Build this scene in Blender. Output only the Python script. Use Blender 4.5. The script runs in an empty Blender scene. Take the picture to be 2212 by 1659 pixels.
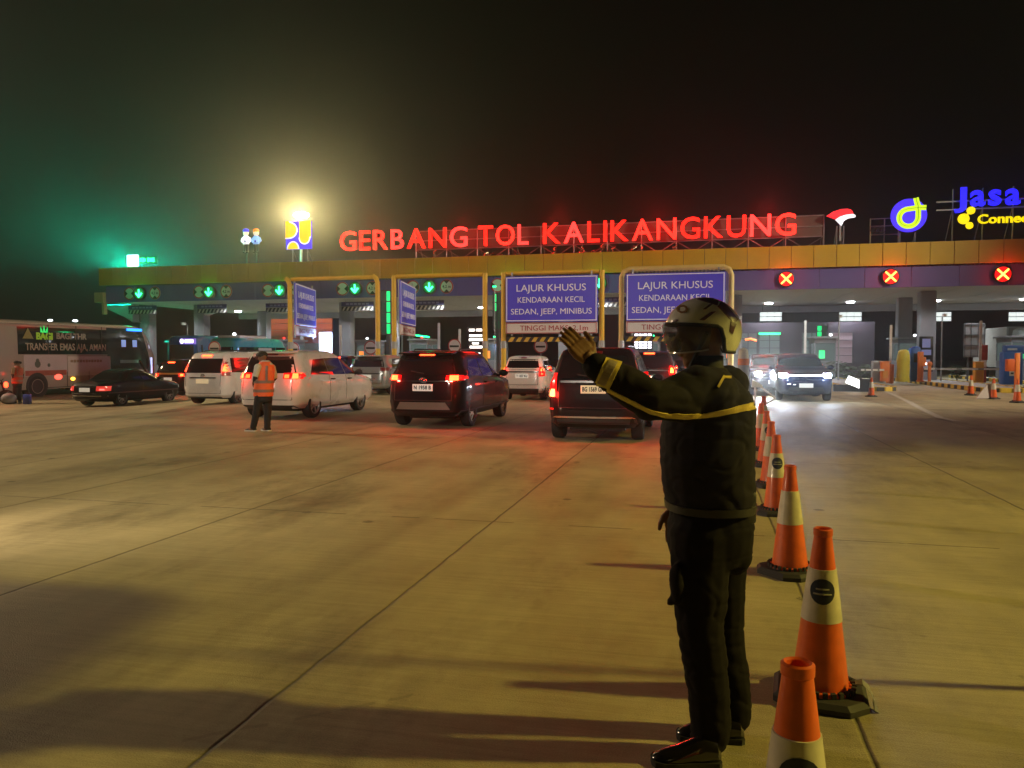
import bpy, bmesh, math, random
from math import sin, cos, tan, pi, radians, sqrt, atan2, hypot
from mathutils import Vector, Matrix, noise
sc = bpy.context.scene
COL = sc.collection
rnd = random.Random(7)

# ------------------------------------------------------------------ camera
CAMH = 1.6
PITCH = math.atan((829.5-768)/1661.0)
cd = bpy.data.cameras.new('camera'); cam = bpy.data.objects.new('camera', cd); COL.objects.link(cam)
cam.location = (0, 0, CAMH); cam.rotation_euler = (pi/2-PITCH, 0, 0)
cd.sensor_width = 36; cd.lens = 36*1661/2212.0; cd.clip_start = .05; cd.clip_end = 2000
sc.camera = cam
# ------------------------------------------------------------------ night sky, exposure
w = bpy.data.worlds.new('World'); sc.world = w; w.use_nodes = True
bg = w.node_tree.nodes['Background']
sky = w.node_tree.nodes.new('ShaderNodeTexSky'); sky.sky_type = 'NISHITA'; sky.sun_disc = False
sky.sun_elevation = radians(-7); sky.sun_rotation = radians(200)
mixn = w.node_tree.nodes.new('ShaderNodeMix'); mixn.data_type = 'RGBA'; mixn.blend_type = 'ADD'; mixn.inputs[0].default_value = 1
w.node_tree.links.new(sky.outputs[0], mixn.inputs[6]); mixn.inputs[7].default_value = (.004, .003, .002, 1)
w.node_tree.links.new(mixn.outputs[2], bg.inputs[0]); bg.inputs[1].default_value = .12
sc.view_settings.view_transform = 'Standard'; sc.view_settings.look = 'None'
sc.view_settings.exposure = 0; sc.view_settings.gamma = 1; sc.view_settings.use_curve_mapping = False
sc.cycles.max_bounces = 6; sc.cycles.diffuse_bounces = 2; sc.cycles.glossy_bounces = 3; sc.cycles.transmission_bounces = 4
sc.cycles.transparent_max_bounces = 8; sc.cycles.volume_bounces = 0; sc.cycles.caustics_reflective = False; sc.cycles.caustics_refractive = False
sc.cycles.sample_clamp_indirect = 4; sc.cycles.use_denoising = True
# floodlights of the plaza (assumed on unseen masts outside the frame; the back one is an added fill)
LIGHTS = []
def lamp(name, kind, loc, power, color, size=.3, aim=None, cone=None, blend=.6, parent=None):
    ld = bpy.data.lights.new(name, kind); ld.energy = power; ld.color = color
    o = bpy.data.objects.new(name, ld); COL.objects.link(o)
    o.location = loc
    if kind in ('POINT', 'SPOT'): ld.shadow_soft_size = size
    if kind == 'SPOT': ld.spot_size = radians(cone or 120); ld.spot_blend = blend
    if kind == 'AREA': ld.shape = 'DISK'; ld.size = size
    if aim is not None:
        o.rotation_euler = (Vector(aim)-Vector(loc)).to_track_quat('-Z', 'Y').to_euler()
    o.parent = parent
    return o
FLOOD_RIGHT = (27, 1.0, 15.0)
FLOOD_LEFT = (-44, 31, 19.0)
lamp('floodlight', 'SPOT', FLOOD_RIGHT, 30000, (1, .80, .14), .55, aim=(0, 3, 0), cone=58, blend=1)
lamp('floodlight', 'SPOT', FLOOD_LEFT, 46000, (1, .72, .45), .6, aim=(-6, 23, 0), cone=56, blend=.9)
FILL_BACK = (-12, -30, 17)
lamp('floodlight', 'SPOT', FILL_BACK, 38000, (1, .90, .74), .5, aim=(-4, 23, 1), cone=23, blend=.6)  # unseen lamp added to brighten the rears of the white cars
FLOOD_GATE = (34, 17, 15)
lamp('floodlight', 'SPOT', FLOOD_GATE, 31000, (1, .86, .60), .6, aim=(-6, 46, 5), cone=75)

# ------------------------------------------------------------------ helpers
A13 = radians(13.7)
DIR = Vector((sin(A13), cos(A13), 0)); ACR = Vector((cos(A13), -sin(A13), 0))
GY = 48.0
LANE = pi/2-A13
def sstep(x): x = max(0, min(1, x)); return x*x*(3-2*x)
def gz(x): return -.36*sstep((-x-8)/9)
def ray(px, py):
    cx = (px-1106)/1661.0; cy = (829.5-py)/1661.0
    return Vector((cx, cos(PITCH)+cy*sin(PITCH), -sin(PITCH)+cy*cos(PITCH)))
def at(px, py, Y):
    r = ray(px, py); return Vector((0, 0, CAMH))+r*(Y/r.y)
def gnd(px, py):
    r = ray(px, py); return Vector((0, 0, CAMH))+r*(-CAMH/r.z)
def GP(s, t, z=0): return Vector((0, GY, z))+ACR*s+DIR*t
def s_of(px, Y0=GY):
    u = (px-1106)/1661.0; return u*Y0/(ACR.x-u*ACR.y)
def V(*a): return Vector(a)

class MB:
    def __init__(s): s.v = []; s.f = []; s.m = []
    def add(s, vs, fs, mi=0, T=None):
        b = len(s.v)
        s.v += [tuple((T @ Vector(p)) if T else p) for p in vs]
        s.f += [tuple(i+b for i in f) for f in fs]; s.m += [mi]*len(fs)
        return s
    def box(s, c, d, mi=0, rz=0, T=None):
        x, y, z = d[0]/2, d[1]/2, d[2]/2
        vs = [(-x,-y,-z),(x,-y,-z),(x,y,-z),(-x,y,-z),(-x,-y,z),(x,-y,z),(x,y,z),(-x,y,z)]
        R = Matrix.Translation(c) @ Matrix.Rotation(rz, 4, 'Z')
        if T: R = T @ R
        return s.add(vs, [(0,3,2,1),(4,5,6,7),(0,1,5,4),(1,2,6,5),(2,3,7,6),(3,0,4,7)], mi, R)
    def loft(s, rings, mi=0, caps=True, T=None, closed=True):
        n = len(rings[0]); vs = [p for r in rings for p in r]; fs = []
        for i in range(len(rings)-1):
            for j in range(n if closed else n-1):
                k = (j+1) % n
                fs.append((i*n+j, i*n+k, (i+1)*n+k, (i+1)*n+j))
        if caps:
            fs.append(tuple(reversed(range(n)))); fs.append(tuple((len(rings)-1)*n+j for j in range(n)))
        return s.add(vs, fs, mi, T)
    def tube(s, p0, p1, r0, r1=None, n=10, mi=0, caps=True):
        return s.path([p0, p1], [r0, r0 if r1 is None else r1], n, mi, caps)
    def path(s, pts, rs, n=8, mi=0, caps=True):
        pts = [Vector(p) for p in pts]
        if not isinstance(rs, (list, tuple)): rs = [rs]*len(pts)
        rings = []; up = None
        for i, p in enumerate(pts):
            d = (pts[min(i+1, len(pts)-1)]-pts[max(i-1, 0)])
            if d.length < 1e-9: d = Vector((0, 0, 1))
            d.normalize()
            if up is None: up = d.orthogonal().normalized()
            a = (up-d*up.dot(d))
            a = a.normalized() if a.length > 1e-6 else d.orthogonal().normalized()
            up = a; b = d.cross(a)
            rings.append([p+(a*cos(2*pi*j/n)+b*sin(2*pi*j/n))*rs[i] for j in range(n)])
        return s.loft(rings, mi, caps)
    def lathe(s, prof, n=24, mi=0, T=None, caps=True):
        rings = [[(r*cos(2*pi*j/n), r*sin(2*pi*j/n), z) for j in range(n)] for r, z in prof]
        return s.loft(rings, mi, caps, T)
    def prism(s, poly, depth, o, ux, uy, mi=0):
        ux = Vector(ux); uy = Vector(uy); uz = ux.cross(uy); o = Vector(o)
        r0 = [o+ux*a+uy*b for a, b in poly]; r1 = [p+uz*depth for p in r0]
        return s.loft([r0, r1], mi)
    def ball(s, c, r, n=10, mi=0, sc3=(1, 1, 1), R=None):
        prof = [(max(1e-4, sin(pi*i/n)), -cos(pi*i/n)) for i in range(n+1)]
        T = Matrix.Translation(Vector(c)) @ (R.to_4x4() if R else Matrix()) @ Matrix.Diagonal((r*sc3[0], r*sc3[1], r*sc3[2], 1))
        return s.lathe(prof, max(8, n+4), mi, T)
    def build(s, name, mats, parent=None, smooth=35, bevel=0, seg=2, mirror=False):
        me = bpy.data.meshes.new(name); me.from_pydata(s.v, [], s.f)
        if not isinstance(mats, (list, tuple)): mats = [mats]
        for m in mats: me.materials.append(m)
        if len(mats) > 1: me.polygons.foreach_set('material_index', s.m)
        bm = bmesh.new(); bm.from_mesh(me)
        bmesh.ops.recalc_face_normals(bm, faces=bm.faces)
        if bevel:
            es = [e for e in bm.edges if len(e.link_faces) == 2 and e.calc_face_angle(0) > radians(40)]
            bmesh.ops.bevel(bm, geom=es, offset=bevel, segments=seg, profile=.5, affect='EDGES', clamp_overlap=True)
        bm.to_mesh(me); bm.free()
        if smooth:
            me.polygons.foreach_set('use_smooth', [True]*len(me.polygons)); me.set_sharp_from_angle(angle=radians(smooth))
        me.update()
        o = bpy.data.objects.new(name, me); COL.objects.link(o); o.parent = parent
        return o

def tag(o, label=None, cat=None, group=None, kind=None):
    if label: o['label'] = label
    if cat: o['category'] = cat
    if group: o['group'] = group
    if kind: o['kind'] = kind
    return o
def thing(name, label, cat, loc=(0, 0, 0), rz=0, group=None):
    o = bpy.data.objects.new(name, None); COL.objects.link(o); o.empty_display_size = .2
    o.location = loc; o.rotation_euler = (0, 0, rz)
    return tag(o, label, cat, group)
def kids(o): return [c for c in bpy.data.objects if c.parent == o]
def dup(root, loc, rz=None, label=None, group=None):
    def cp(o, par):
        c = o.copy(); COL.objects.link(c); c.parent = par
        for ch in kids(o): cp(ch, c)
        return c
    r = cp(root, root.parent); r.location = loc
    if rz is not None: r.rotation_euler = (0, 0, rz)
    if label: r['label'] = label
    if group: r['group'] = group
    return r
def evalmesh(o, name=None):
    dg = bpy.context.evaluated_depsgraph_get()
    me = bpy.data.meshes.new_from_object(o.evaluated_get(dg), depsgraph=dg)
    return me
_H = {}
def glyphs(s, bold=0.0, spacing=1.0):
    k = (s, bold, spacing)
    if k in _H: return _H[k]
    cu = bpy.data.curves.new('lettering', 'FONT'); cu.body = s; cu.size = 1; cu.offset = bold; cu.resolution_u = 3
    cu.space_character = spacing; cu.extrude = .5; cu.align_x = 'LEFT'
    o = bpy.data.objects.new('lettering', cu); COL.objects.link(o)
    me = evalmesh(o); bpy.data.objects.remove(o)
    vs = [tuple(v.co) for v in me.vertices]; fs = [tuple(p.vertices) for p in me.polygons]
    bpy.data.meshes.remove(me); _H[k] = (vs, fs); return _H[k]
def cap_h(bold=0.0):
    vs, _ = glyphs('H', bold); return max(v[1] for v in vs)-min(v[1] for v in vs)
def text(mb, s, o, ux, uz, h, w=None, ext=.01, bold=.012, spacing=1.0, mi=0):
    """letters centred on o (baseline centre), cap height h, fitted to width w"""
    vs, fs = glyphs(s, bold, spacing); ux = Vector(ux); uz = Vector(uz); nn = ux.cross(uz); o = Vector(o)
    x0 = min(v[0] for v in vs); x1 = max(v[0] for v in vs); k = h/cap_h(bold); kx = (w/(x1-x0)) if w else k; xc = (x0+x1)/2
    mb.add([o+ux*((v[0]-xc)*kx)+uz*(v[1]*k)+nn*(v[2]*ext) for v in vs], fs, mi)
    return mb

# ------------------------------------------------------------------ materials
_M = {}
def M(name, c=(.5, .5, .5), r=.5, m=0, coat=0, e=None, es=0, nz=0, ns=6, bump=0, trans=0, spec=.5, alpha=1, stretch=None):
    if name in _M: return _M[name]
    mt = bpy.data.materials.new(name); mt.use_nodes = True; nt = mt.node_tree; p = nt.nodes['Principled BSDF']
    p.inputs['Base Color'].default_value = (*c, 1); p.inputs['Roughness'].default_value = r; p.inputs['Metallic'].default_value = m
    p.inputs['Coat Weight'].default_value = coat; p.inputs['Coat Roughness'].default_value = .08
    p.inputs['Specular IOR Level'].default_value = spec; p.inputs['Transmission Weight'].default_value = trans; p.inputs['Alpha'].default_value = alpha
    if e: p.inputs['Emission Color'].default_value = (*e, 1); p.inputs['Emission Strength'].default_value = es
    if nz or bump:
        tc = nt.nodes.new('ShaderNodeTexCoord'); no = nt.nodes.new('ShaderNodeTexNoise'); no.inputs['Scale'].default_value = ns; no.inputs['Detail'].default_value = 6
        src = tc.outputs['Object']
        if stretch:
            mp = nt.nodes.new('ShaderNodeMapping'); mp.inputs['Scale'].default_value = stretch; nt.links.new(src, mp.inputs[0]); src = mp.outputs[0]
        nt.links.new(src, no.inputs['Vector'])
        if nz:
            mx = nt.nodes.new('ShaderNodeMix'); mx.data_type = 'RGBA'
            mx.inputs[6].default_value = (*[max(0, x*(1-nz)) for x in c], 1); mx.inputs[7].default_value = (*[min(1, x*(1+nz)) for x in c], 1)
            nt.links.new(no.outputs[0], mx.inputs[0]); nt.links.new(mx.outputs[2], p.inputs['Base Color'])
            mr = nt.nodes.new('ShaderNodeMapRange'); mr.inputs[3].default_value = max(0, r-.12); mr.inputs[4].default_value = min(1, r+.12)
            nt.links.new(no.outputs[0], mr.inputs[0]); nt.links.new(mr.outputs[0], p.inputs['Roughness'])
        if bump:
            bp = nt.nodes.new('ShaderNodeBump'); bp.inputs['Strength'].default_value = bump; bp.inputs['Distance'].default_value = .02
            nt.links.new(no.outputs[0], bp.inputs['Height']); nt.links.new(bp.outputs[0], p.inputs['Normal'])
    _M[name] = mt; return mt
def E(name, c, s): return M(name, tuple(min(.8, x) for x in c), .5, e=c, es=s)
blk = M('black_rubber', (.02, .02, .02), .75, nz=.3, ns=20)
tyre_m = M('tyre_rubber', (.018, .018, .018), .8, bump=.3, ns=40)
plast = M('dark_plastic', (.025, .025, .027), .5)
chrome = M('chrome', (.7, .7, .7), .15, 1)
glass_d = M('tinted_glass', (.012, .012, .014), .06, coat=.3, spec=.7)
alloy = M('alloy', (.45, .45, .46), .3, 1)
alloy_gold = M('dark_alloy', (.30, .24, .15), .3, 1)
red_lens = M('red_lens', (.35, .01, .01), .15, coat=.6, e=(1, .006, .006), es=1.0)
red_lit = E('lit_brake_lamp', (1, .040, .008), 18)
red_soft = E('lit_brake_strip', (1, .03, .008), 14)
amber_lit = E('lit_amber_lamp', (1, .45, .03), 8)
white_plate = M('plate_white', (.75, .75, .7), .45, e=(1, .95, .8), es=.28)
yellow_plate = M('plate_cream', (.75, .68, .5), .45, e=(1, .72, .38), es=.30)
ink = M('black_ink', (.02, .02, .02), .6)
steel = M('galvanised_steel', (.38, .39, .4), .45, .7, nz=.2, ns=5)
ypaint = M('yellow_paint', (.78, .47, .03), .45, nz=.12, ns=3)
white_p = M('white_paint', (.78, .78, .76), .5, nz=.08, ns=3)
grey_p = M('grey_paint', (.33, .33, .35), .55, nz=.15, ns=2)
dgrey = M('dark_grey_paint', (.09, .09, .10), .6, nz=.2, ns=3)
orange_p = M('orange_paint', (.80, .22, .04), .5, nz=.1, ns=4)
blue_p = M('blue_paint', (.04, .14, .55), .4, nz=.1, ns=3)
# ------------------------------------------------------------------ ground
def concrete():
    mt = bpy.data.materials.new('concrete'); mt.use_nodes = True; nt = mt.node_tree; p = nt.nodes['Principled BSDF']; L = nt.links.new
    N = lambda t: nt.nodes.new('ShaderNode'+t)
    tc = N('TexCoord'); rot = N('Mapping'); rot.inputs['Rotation'].default_value = (0, 0, A13); L(tc.outputs['Object'], rot.inputs[0])
    sx = N('SeparateXYZ'); L(rot.outputs[0], sx.inputs[0])
    def math(op, a, b=None, c=None):
        n = N('Math'); n.operation = op
        for i, q in enumerate((a, b, c)):
            if q is None: continue
            if isinstance(q, (int, float)): n.inputs[i].default_value = q
            else: L(q, n.inputs[i])
        return n.outputs[0]
    def noise_(sc_, det=5, stretch=None, rough=.55):
        n = N('TexNoise'); n.inputs['Scale'].default_value = sc_; n.inputs['Detail'].default_value = det; n.inputs['Roughness'].default_value = rough
        if stretch:
            mp = N('Mapping'); mp.inputs['Scale'].default_value = stretch; L(rot.outputs[0], mp.inputs[0]); L(mp.outputs[0], n.inputs['Vector'])
        else: L(rot.outputs[0], n.inputs['Vector'])
        return n.outputs[0]
    wob = noise_(3.0, 4); wv = math('MULTIPLY', math('SUBTRACT', wob, .5), .03)
    fine = noise_(60, 3)
    def joint(coord, off, period, width):
        a = math('ADD', math('SUBTRACT', coord, off), wv)
        f = math('PINGPONG', a, period/2.0)          # 0 on the joint
        return math('SUBTRACT', 1, math('SMOOTH_MIN', math('DIVIDE', f, width), 1, .3))
    jl = joint(sx.outputs[0], -1.92, 2.6, .016); jt = joint(sx.outputs[1], 7.1, 5.0, .014)
    gap = noise_(2.2, 3); jt2 = math('MULTIPLY', jt, math('GREATER_THAN', gap, .47))
    jn = math('MINIMUM', math('MAXIMUM', jl, jt2), 1); jn.node.use_clamp = True
    big = noise_(.16, 4); mid = noise_(.9, 7, (1, .6, 1), .65); brush = noise_(5, 5, (.22, 5.0, 1), .72); grain = noise_(140, 2)
    blot = noise_(.45, 6, (1.2, .5, 1), .7); trk = noise_(.55, 3, (1.6, .045, 1), .5)
    v = math('ADD', math('ADD', math('MULTIPLY', big, .30), math('MULTIPLY', mid, .58)), math('ADD', math('MULTIPLY', brush, .27), math('MULTIPLY', grain, .30)))
    v = math('SUBTRACT', v, math('MULTIPLY', math('MAXIMUM', math('SUBTRACT', blot, .52), 0), 1.15))
    v = math('SUBTRACT', v, math('MULTIPLY', math('MAXIMUM', math('SUBTRACT', trk, .58), 0), .55))
    cr = N('ValToRGB'); e = cr.color_ramp.elements; e[0].position = .44; e[0].color = (.095, .076, .040, 1); e[1].position = .88; e[1].color = (.54, .46, .275, 1)
    L(v, cr.inputs[0])
    # oil drips, hairline cracks
    drip = N('TexVoronoi'); drip.inputs['Scale'].default_value = 1.1; L(rot.outputs[0], drip.inputs['Vector'])
    dn = math('ADD', drip.outputs['Distance'], math('MULTIPLY', math('SUBTRACT', fine, .5), .12)); ds = math('LESS_THAN', dn, .055)
    ck = N('TexVoronoi'); ck.feature = 'DISTANCE_TO_EDGE'; ck.inputs['Scale'].default_value = .16
    wm = N('Mix'); wm.data_type = 'VECTOR'; wm.inputs[0].default_value = .06; L(rot.outputs[0], wm.inputs[4]); wn = N('TexNoise'); wn.inputs['Scale'].default_value = 2; wn.inputs['Detail'].default_value = 6; L(rot.outputs[0], wn.inputs['Vector']); L(wn.outputs['Color'], wm.inputs[5]); L(wm.outputs[1], ck.inputs['Vector'])
    crk = math('MULTIPLY', math('LESS_THAN', ck.outputs['Distance'], .0016), math('GREATER_THAN', blot, .55))
    dark = math('MAXIMUM', math('MAXIMUM', math('MULTIPLY', jn, .93), math('MULTIPLY', ds, .6)), math('MULTIPLY', crk, .22))
    mx = N('Mix'); mx.data_type = 'RGBA'; L(dark, mx.inputs[0]); L(cr.outputs[0], mx.inputs[6]); mx.inputs[7].default_value = (.02, .016, .011, 1)
    L(mx.outputs[2], p.inputs['Base Color'])
    mr = N('MapRange'); mr.inputs[3].default_value = .36; mr.inputs[4].default_value = .72; L(mid, mr.inputs[0]); L(mr.outputs[0], p.inputs['Roughness'])
    bp = N('Bump'); bp.inputs['Strength'].default_value = .5; bp.inputs['Distance'].default_value = .010
    L(math('ADD', math('MULTIPLY', brush, .9), math('SUBTRACT', grain, math('MULTIPLY', jn, 2))), bp.inputs['Height']); L(bp.outputs[0], p.inputs['Normal'])
    return mt
conc = concrete()
g = MB(); xs = [-220, -60, -30]+[-20+.5*i for i in range(27)]+[-4, 0, 10, 30, 60, 220]; ys = [-60, 0, 20, 40, 60, 100, 240]
vs = [(x, y, gz(x)) for y in ys for x in xs]; nx = len(xs)
g.add(vs, [(j*nx+i, j*nx+i+1, (j+1)*nx+i+1, (j+1)*nx+i) for j in range(len(ys)-1) for i in range(nx-1)])
tag(g.build('ground', conc, smooth=60), kind='structure')
# worn pale line curving towards the closed lanes
mk = MB(); pp = [gnd(1905, 843), gnd(1936, 855), gnd(1962, 868), gnd(1990, 883), gnd(2031, 902), gnd(2068, 910)]
L0, R0 = [], []
for i, q in enumerate(pp):
    d = (pp[min(i+1, 5)]-pp[max(i-1, 0)]).normalized(); n_ = V(-d.y, d.x, 0)*.09; L0.append(q+n_); R0.append(q-n_)
vs = [(a.x, a.y, .004) for a in L0]+[(a.x, a.y, .004) for a in R0]
mk.add(vs, [(i, i+1, 7+i, 6+i) for i in range(5)])
tag(mk.build('road_marking', M('worn_road_paint', (.55, .5, .42), .7, nz=.5, ns=9), smooth=0), kind='structure')

# ------------------------------------------------------------------ toll gate (local frame: x across the lanes, y along them)
RZ = -A13
gate = thing('toll_gate', 'long toll gate canopy with yellow band above dark blue fascia on grey columns', 'toll gate', GP(0, 0), RZ)
S0, S1 = -30.4, 46.0
m_yel = M('yellow_cladding', (.62, .40, .015), .42, nz=.22, ns=.8)
m_blu = M('blue_fascia', (.11, .09, .34), .5, nz=.12, ns=.8)
m_sof = M('soffit', (.50, .47, .44), .6, nz=.15, ns=.6)
b = MB(); x = S0; k = 0
while x < S1:
    wd = 1.2; b.box((x+wd/2, .06-(k % 3)*.006, 7.22), (wd-.022, .14, 1.24)); x += wd; k += 1
b.build('yellow_band', m_yel, gate, bevel=.012, seg=1)
b = MB(); b.box(((S0+S1)/2, .34, 7.2), (S1-S0-.1, .3, 1.16)); b.build('band_backing', dgrey, gate)
b = MB(); x = S0+.35
while x < S1:
    b.box((x+1.2, .30, 5.97), (2.384, .12, 1.14)); x += 2.4
b.build('blue_fascia', m_blu, gate, bevel=.01, seg=1)
b = MB()                                        # louvre strip between the bands
for i in range(int((S1-S0-.8)/.2)): b.box((S0+.5+i*.2, .28, 6.57), (.12, .12, .05), rz=.5)
b.build('louvre_strip', dgrey, gate, smooth=0)
b = MB(); b.box(((S0+S1)/2+.3, 8.3, 5.47), (S1-S0-1.2, 15.6, .12)); x = S0+2
while x < S1:                                   # seams of the soffit panels
    b.box((x, 8.3, 5.404), (.05, 15.4, .012)); x += 2.7
b.build('soffit', m_sof, gate, smooth=0)
b = MB(); b.box(((S0+S1)/2, 8.5, 6.1), (S1-S0-.4, 15.2, 1.1)); b.box(((S0+S1)/2, 8.5, 7.7), (S1-S0-.3, 15.6, .1)); b.build('roof', dgrey, gate, smooth=0)
b = MB(); b.box(((S0+S1)/2+.3, 15.9, 5.15), (S1-S0-1.2, .3, .5)); b.build('rear_beam', grey_p, gate, bevel=.02, seg=1)
b = MB(); b.box((S0-.05, .25, 5.75), (.75, .5, .72)); b.box((S0+.15, .32, 5.0), (.22, .3, .9)); b.build('end_bracket', M('bracket_tan', (.42, .33, .16), .6), gate, bevel=.015, seg=1)
m_col = M('column_grey', (.30, .30, .32), .55, nz=.15, ns=1.5)
for s_, t_ in ((-29.6, 4), (-24.9, 4), (-13.1, 4), (2.7, 4), (13.5, 4), (24.4, 3.5), (24.4, 8.7), (-13.1, 12.5), (13.5, 12.5), (-24.9, 12.5), (35.2, 4)):
    b = MB(); b.box((s_, t_, 2.7), (.86, .8, 5.37)); b.box((s_, t_, .45), (1.0, .94, .9)); b.build('column', m_col, gate, bevel=.05)
m_hau = M('white_haunch', (.74, .74, .76), .55)
b = MB(); b.prism([(-29.9, 4.1), (-30.9, 4.55), (-32.4, 5.15), (-32.45, 5.45), (-30.03, 5.45), (-30.03, 4.1)][::-1], .7, (0, 3.6, 0), (1, 0, 0), (0, 0, 1)); b.build('haunch', m_hau, gate, bevel=.02, seg=1)
b = MB(); b.prism([(-24.46, 4.6), (-23.2, 5.0), (-23.0, 5.4), (-24.46, 5.4)], .6, (0, 4.3, 0), (1, 0, 0), (0, 0, 1)); b.build('haunch', m_hau, gate, bevel=.02, seg=1)
# downlights under the canopy, one to a lane
dl = E('downlight_white', (.92, .96, 1), 30)
lanes = [-27.1, -21.5, -16.1, -10.6, -5.4, 0, 5.4, 10.8, 16.2, 21.7, 27.2, 32.6, 38]
for s_ in lanes:
    b = MB(); b.lathe([(.01, 0), (.24, 0), (.27, .04), (.27, .09)], 20, T=Matrix.Translation((s_, 12.0, 5.325))); o = b.build('downlight', dl, gate)
    lamp('downlight_beam', 'SPOT', (s_, 12.0, 5.25), 900, (.90, .95, 1), .2, aim=None, cone=150, parent=gate)
    lamp('downlight_beam', 'SPOT', (s_, 1.8, 5.3), 420, (.90, .95, 1), .2, cone=150, parent=gate)
# red wall panels of the office seen under the left end of the canopy
b = MB(); r_ = thing('office_wall', 'red and pink striped office wall under the left end of the canopy', 'building', GP(-25.5, 19), RZ)
for i in range(4): b.box((0, 0, 3.05+i*.62), (7.4, .2, .58))
b.build('cladding', M('red_cladding', (.62, .16, .15), .5, nz=.12, ns=1), r_, bevel=.02, seg=1)
b = MB(); b.box((0, .1, 1.37), (7.4, .1, 2.74)); b.box((0, .1, 4.1), (7.2, .1, 2.5)); b.build('wall', grey_p, r_)

# ---- islands between the lanes, striped kerbs
kerb_y = M('kerb_yellow', (.72, .5, .05), .6, nz=.25, ns=6); kerb_k = M('kerb_black', (.03, .03, .03), .6, nz=.3, ns=6)
isl_top = M('island_concrete', (.42, .42, .40), .7, nz=.25, ns=3)
islands = [-29.8, -24.3, -18.8, -13.3, -8.0, -2.7, 2.7, 8.1, 13.5, 19.0, 24.4, 30.0, 35.3]
def island(s_, t0=-9.5, t1=15, hw=1.0, label=''):
    zz = gz(GP(s_, -4).x)
    t = thing('toll_island', label, 'traffic island', GP(s_, 0, zz), RZ, 'kerbed islands between the toll lanes')
    pts = [(-hw, t1)]; n = int((t1-t0-hw)/.5)
    for i in range(n+1): pts.append((-hw, t1-(t1-t0-hw)*i/n))
    for i in range(1, 8): a = pi*i/8; pts.append((-hw*cos(a), t0+hw-hw*sin(a)))
    for i in range(n+1): pts.append((hw, t0+hw+(t1-t0-hw)*i/n))
    pts = pts[1:]
    b = MB(); bk = MB()
    for i in range(len(pts)-1):
        p, q = Vector((*pts[i], 0)), Vector((*pts[i+1], 0)); d = q-p; nn = Vector((d.y, -d.x, 0)).normalized()
        c = (p+q)/2-nn*.08*-1
        T = Matrix.Translation(((p+q)/2).to_3d()) @ Matrix.Rotation(atan2(d.y, d.x), 4, 'Z')
        b.box((0, 0, .10), (d.length*.985, .16, .21), mi=(i//1) % 2, T=T)
    b.build('kerb', [kerb_y, kerb_k], t, bevel=.015, seg=1)
    f = MB(); m = len(pts)
    f.loft([[(x*.93, y, 0) for x, y in pts], [(x*.93, y, .17) for x, y in pts]]); f.build('island_top', isl_top, t, smooth=0)
    return t
nth = ['beside the dark coach', 'behind the black sedan', 'behind the pale van', 'left of the lit totem', 'right of the lit totem', 'behind the dark crossover',
       'behind the small white car', 'ahead of the half hidden dark car', 'behind the helmeted man', 'left of the front pair of columns', 'under the pair of grey columns', 'beside the blue reader post', 'at the right edge of the photo']
for s_, nm in zip(islands, nth): island(s_, label='long toll island with yellow and black striped kerb '+nm)

booth_w = M('booth_wall', (.22, .22, .24), .5, nz=.15, ns=2); booth_g = M('booth_glass', (.05, .06, .06), .1, e=(.6, .8, .75), es=.10)
for s_, nm in list(zip(islands, nth))[:-1]:
    t = thing('toll_booth', 'grey glazed toll booth on the island '+nm, 'toll booth', GP(s_, 8.5 if s_ in (-29.8, -24.3, -13.3, 2.7, 13.5, 24.4) else 6, .17), RZ, 'booths on the toll islands')
    b = MB(); b.box((0, 0, .55), (1.3, 2.4, 1.1)); b.box((0, 0, 2.35), (1.3, 2.4, .3))
    for x in (-.61, .61):
        for y in (-1.16, 0, 1.16): b.box((x, y, 1.65), (.08, .08, 1.1))
    b.build('wall', booth_w, t, bevel=.015, seg=1)
    b = MB(); b.box((0, 0, 1.65), (1.22, 2.32, 1.1)); b.build('glazing', booth_g, t)
    b = MB(); b.box((0, 0, 2.56), (1.6, 2.8, .12)); b.build('roof', grey_p, t, bevel=.02)
    b = MB(); b.ball((.3, -1.3, 2.72), .09, 8, sc3=(1, 1, .8)); b.build('roof_lamp', [lw_ for lw_ in (E('booth_green', (.03, 1, .3), 4), E('booth_white', (.9, .95, 1), 6), E('booth_red', (1, .03, .02), 4))][int(abs(s_)*10) % 3], t)
    b = MB(); b.box((-.2, -1.26, 1.5), (.34, .06, .5)); b.build('price_display', E('booth_display', (1, .25, .04), 1.2) if int(abs(s_)*10) % 2 else E('booth_display_green', (.05, 1, .3), .9), t)
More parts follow.
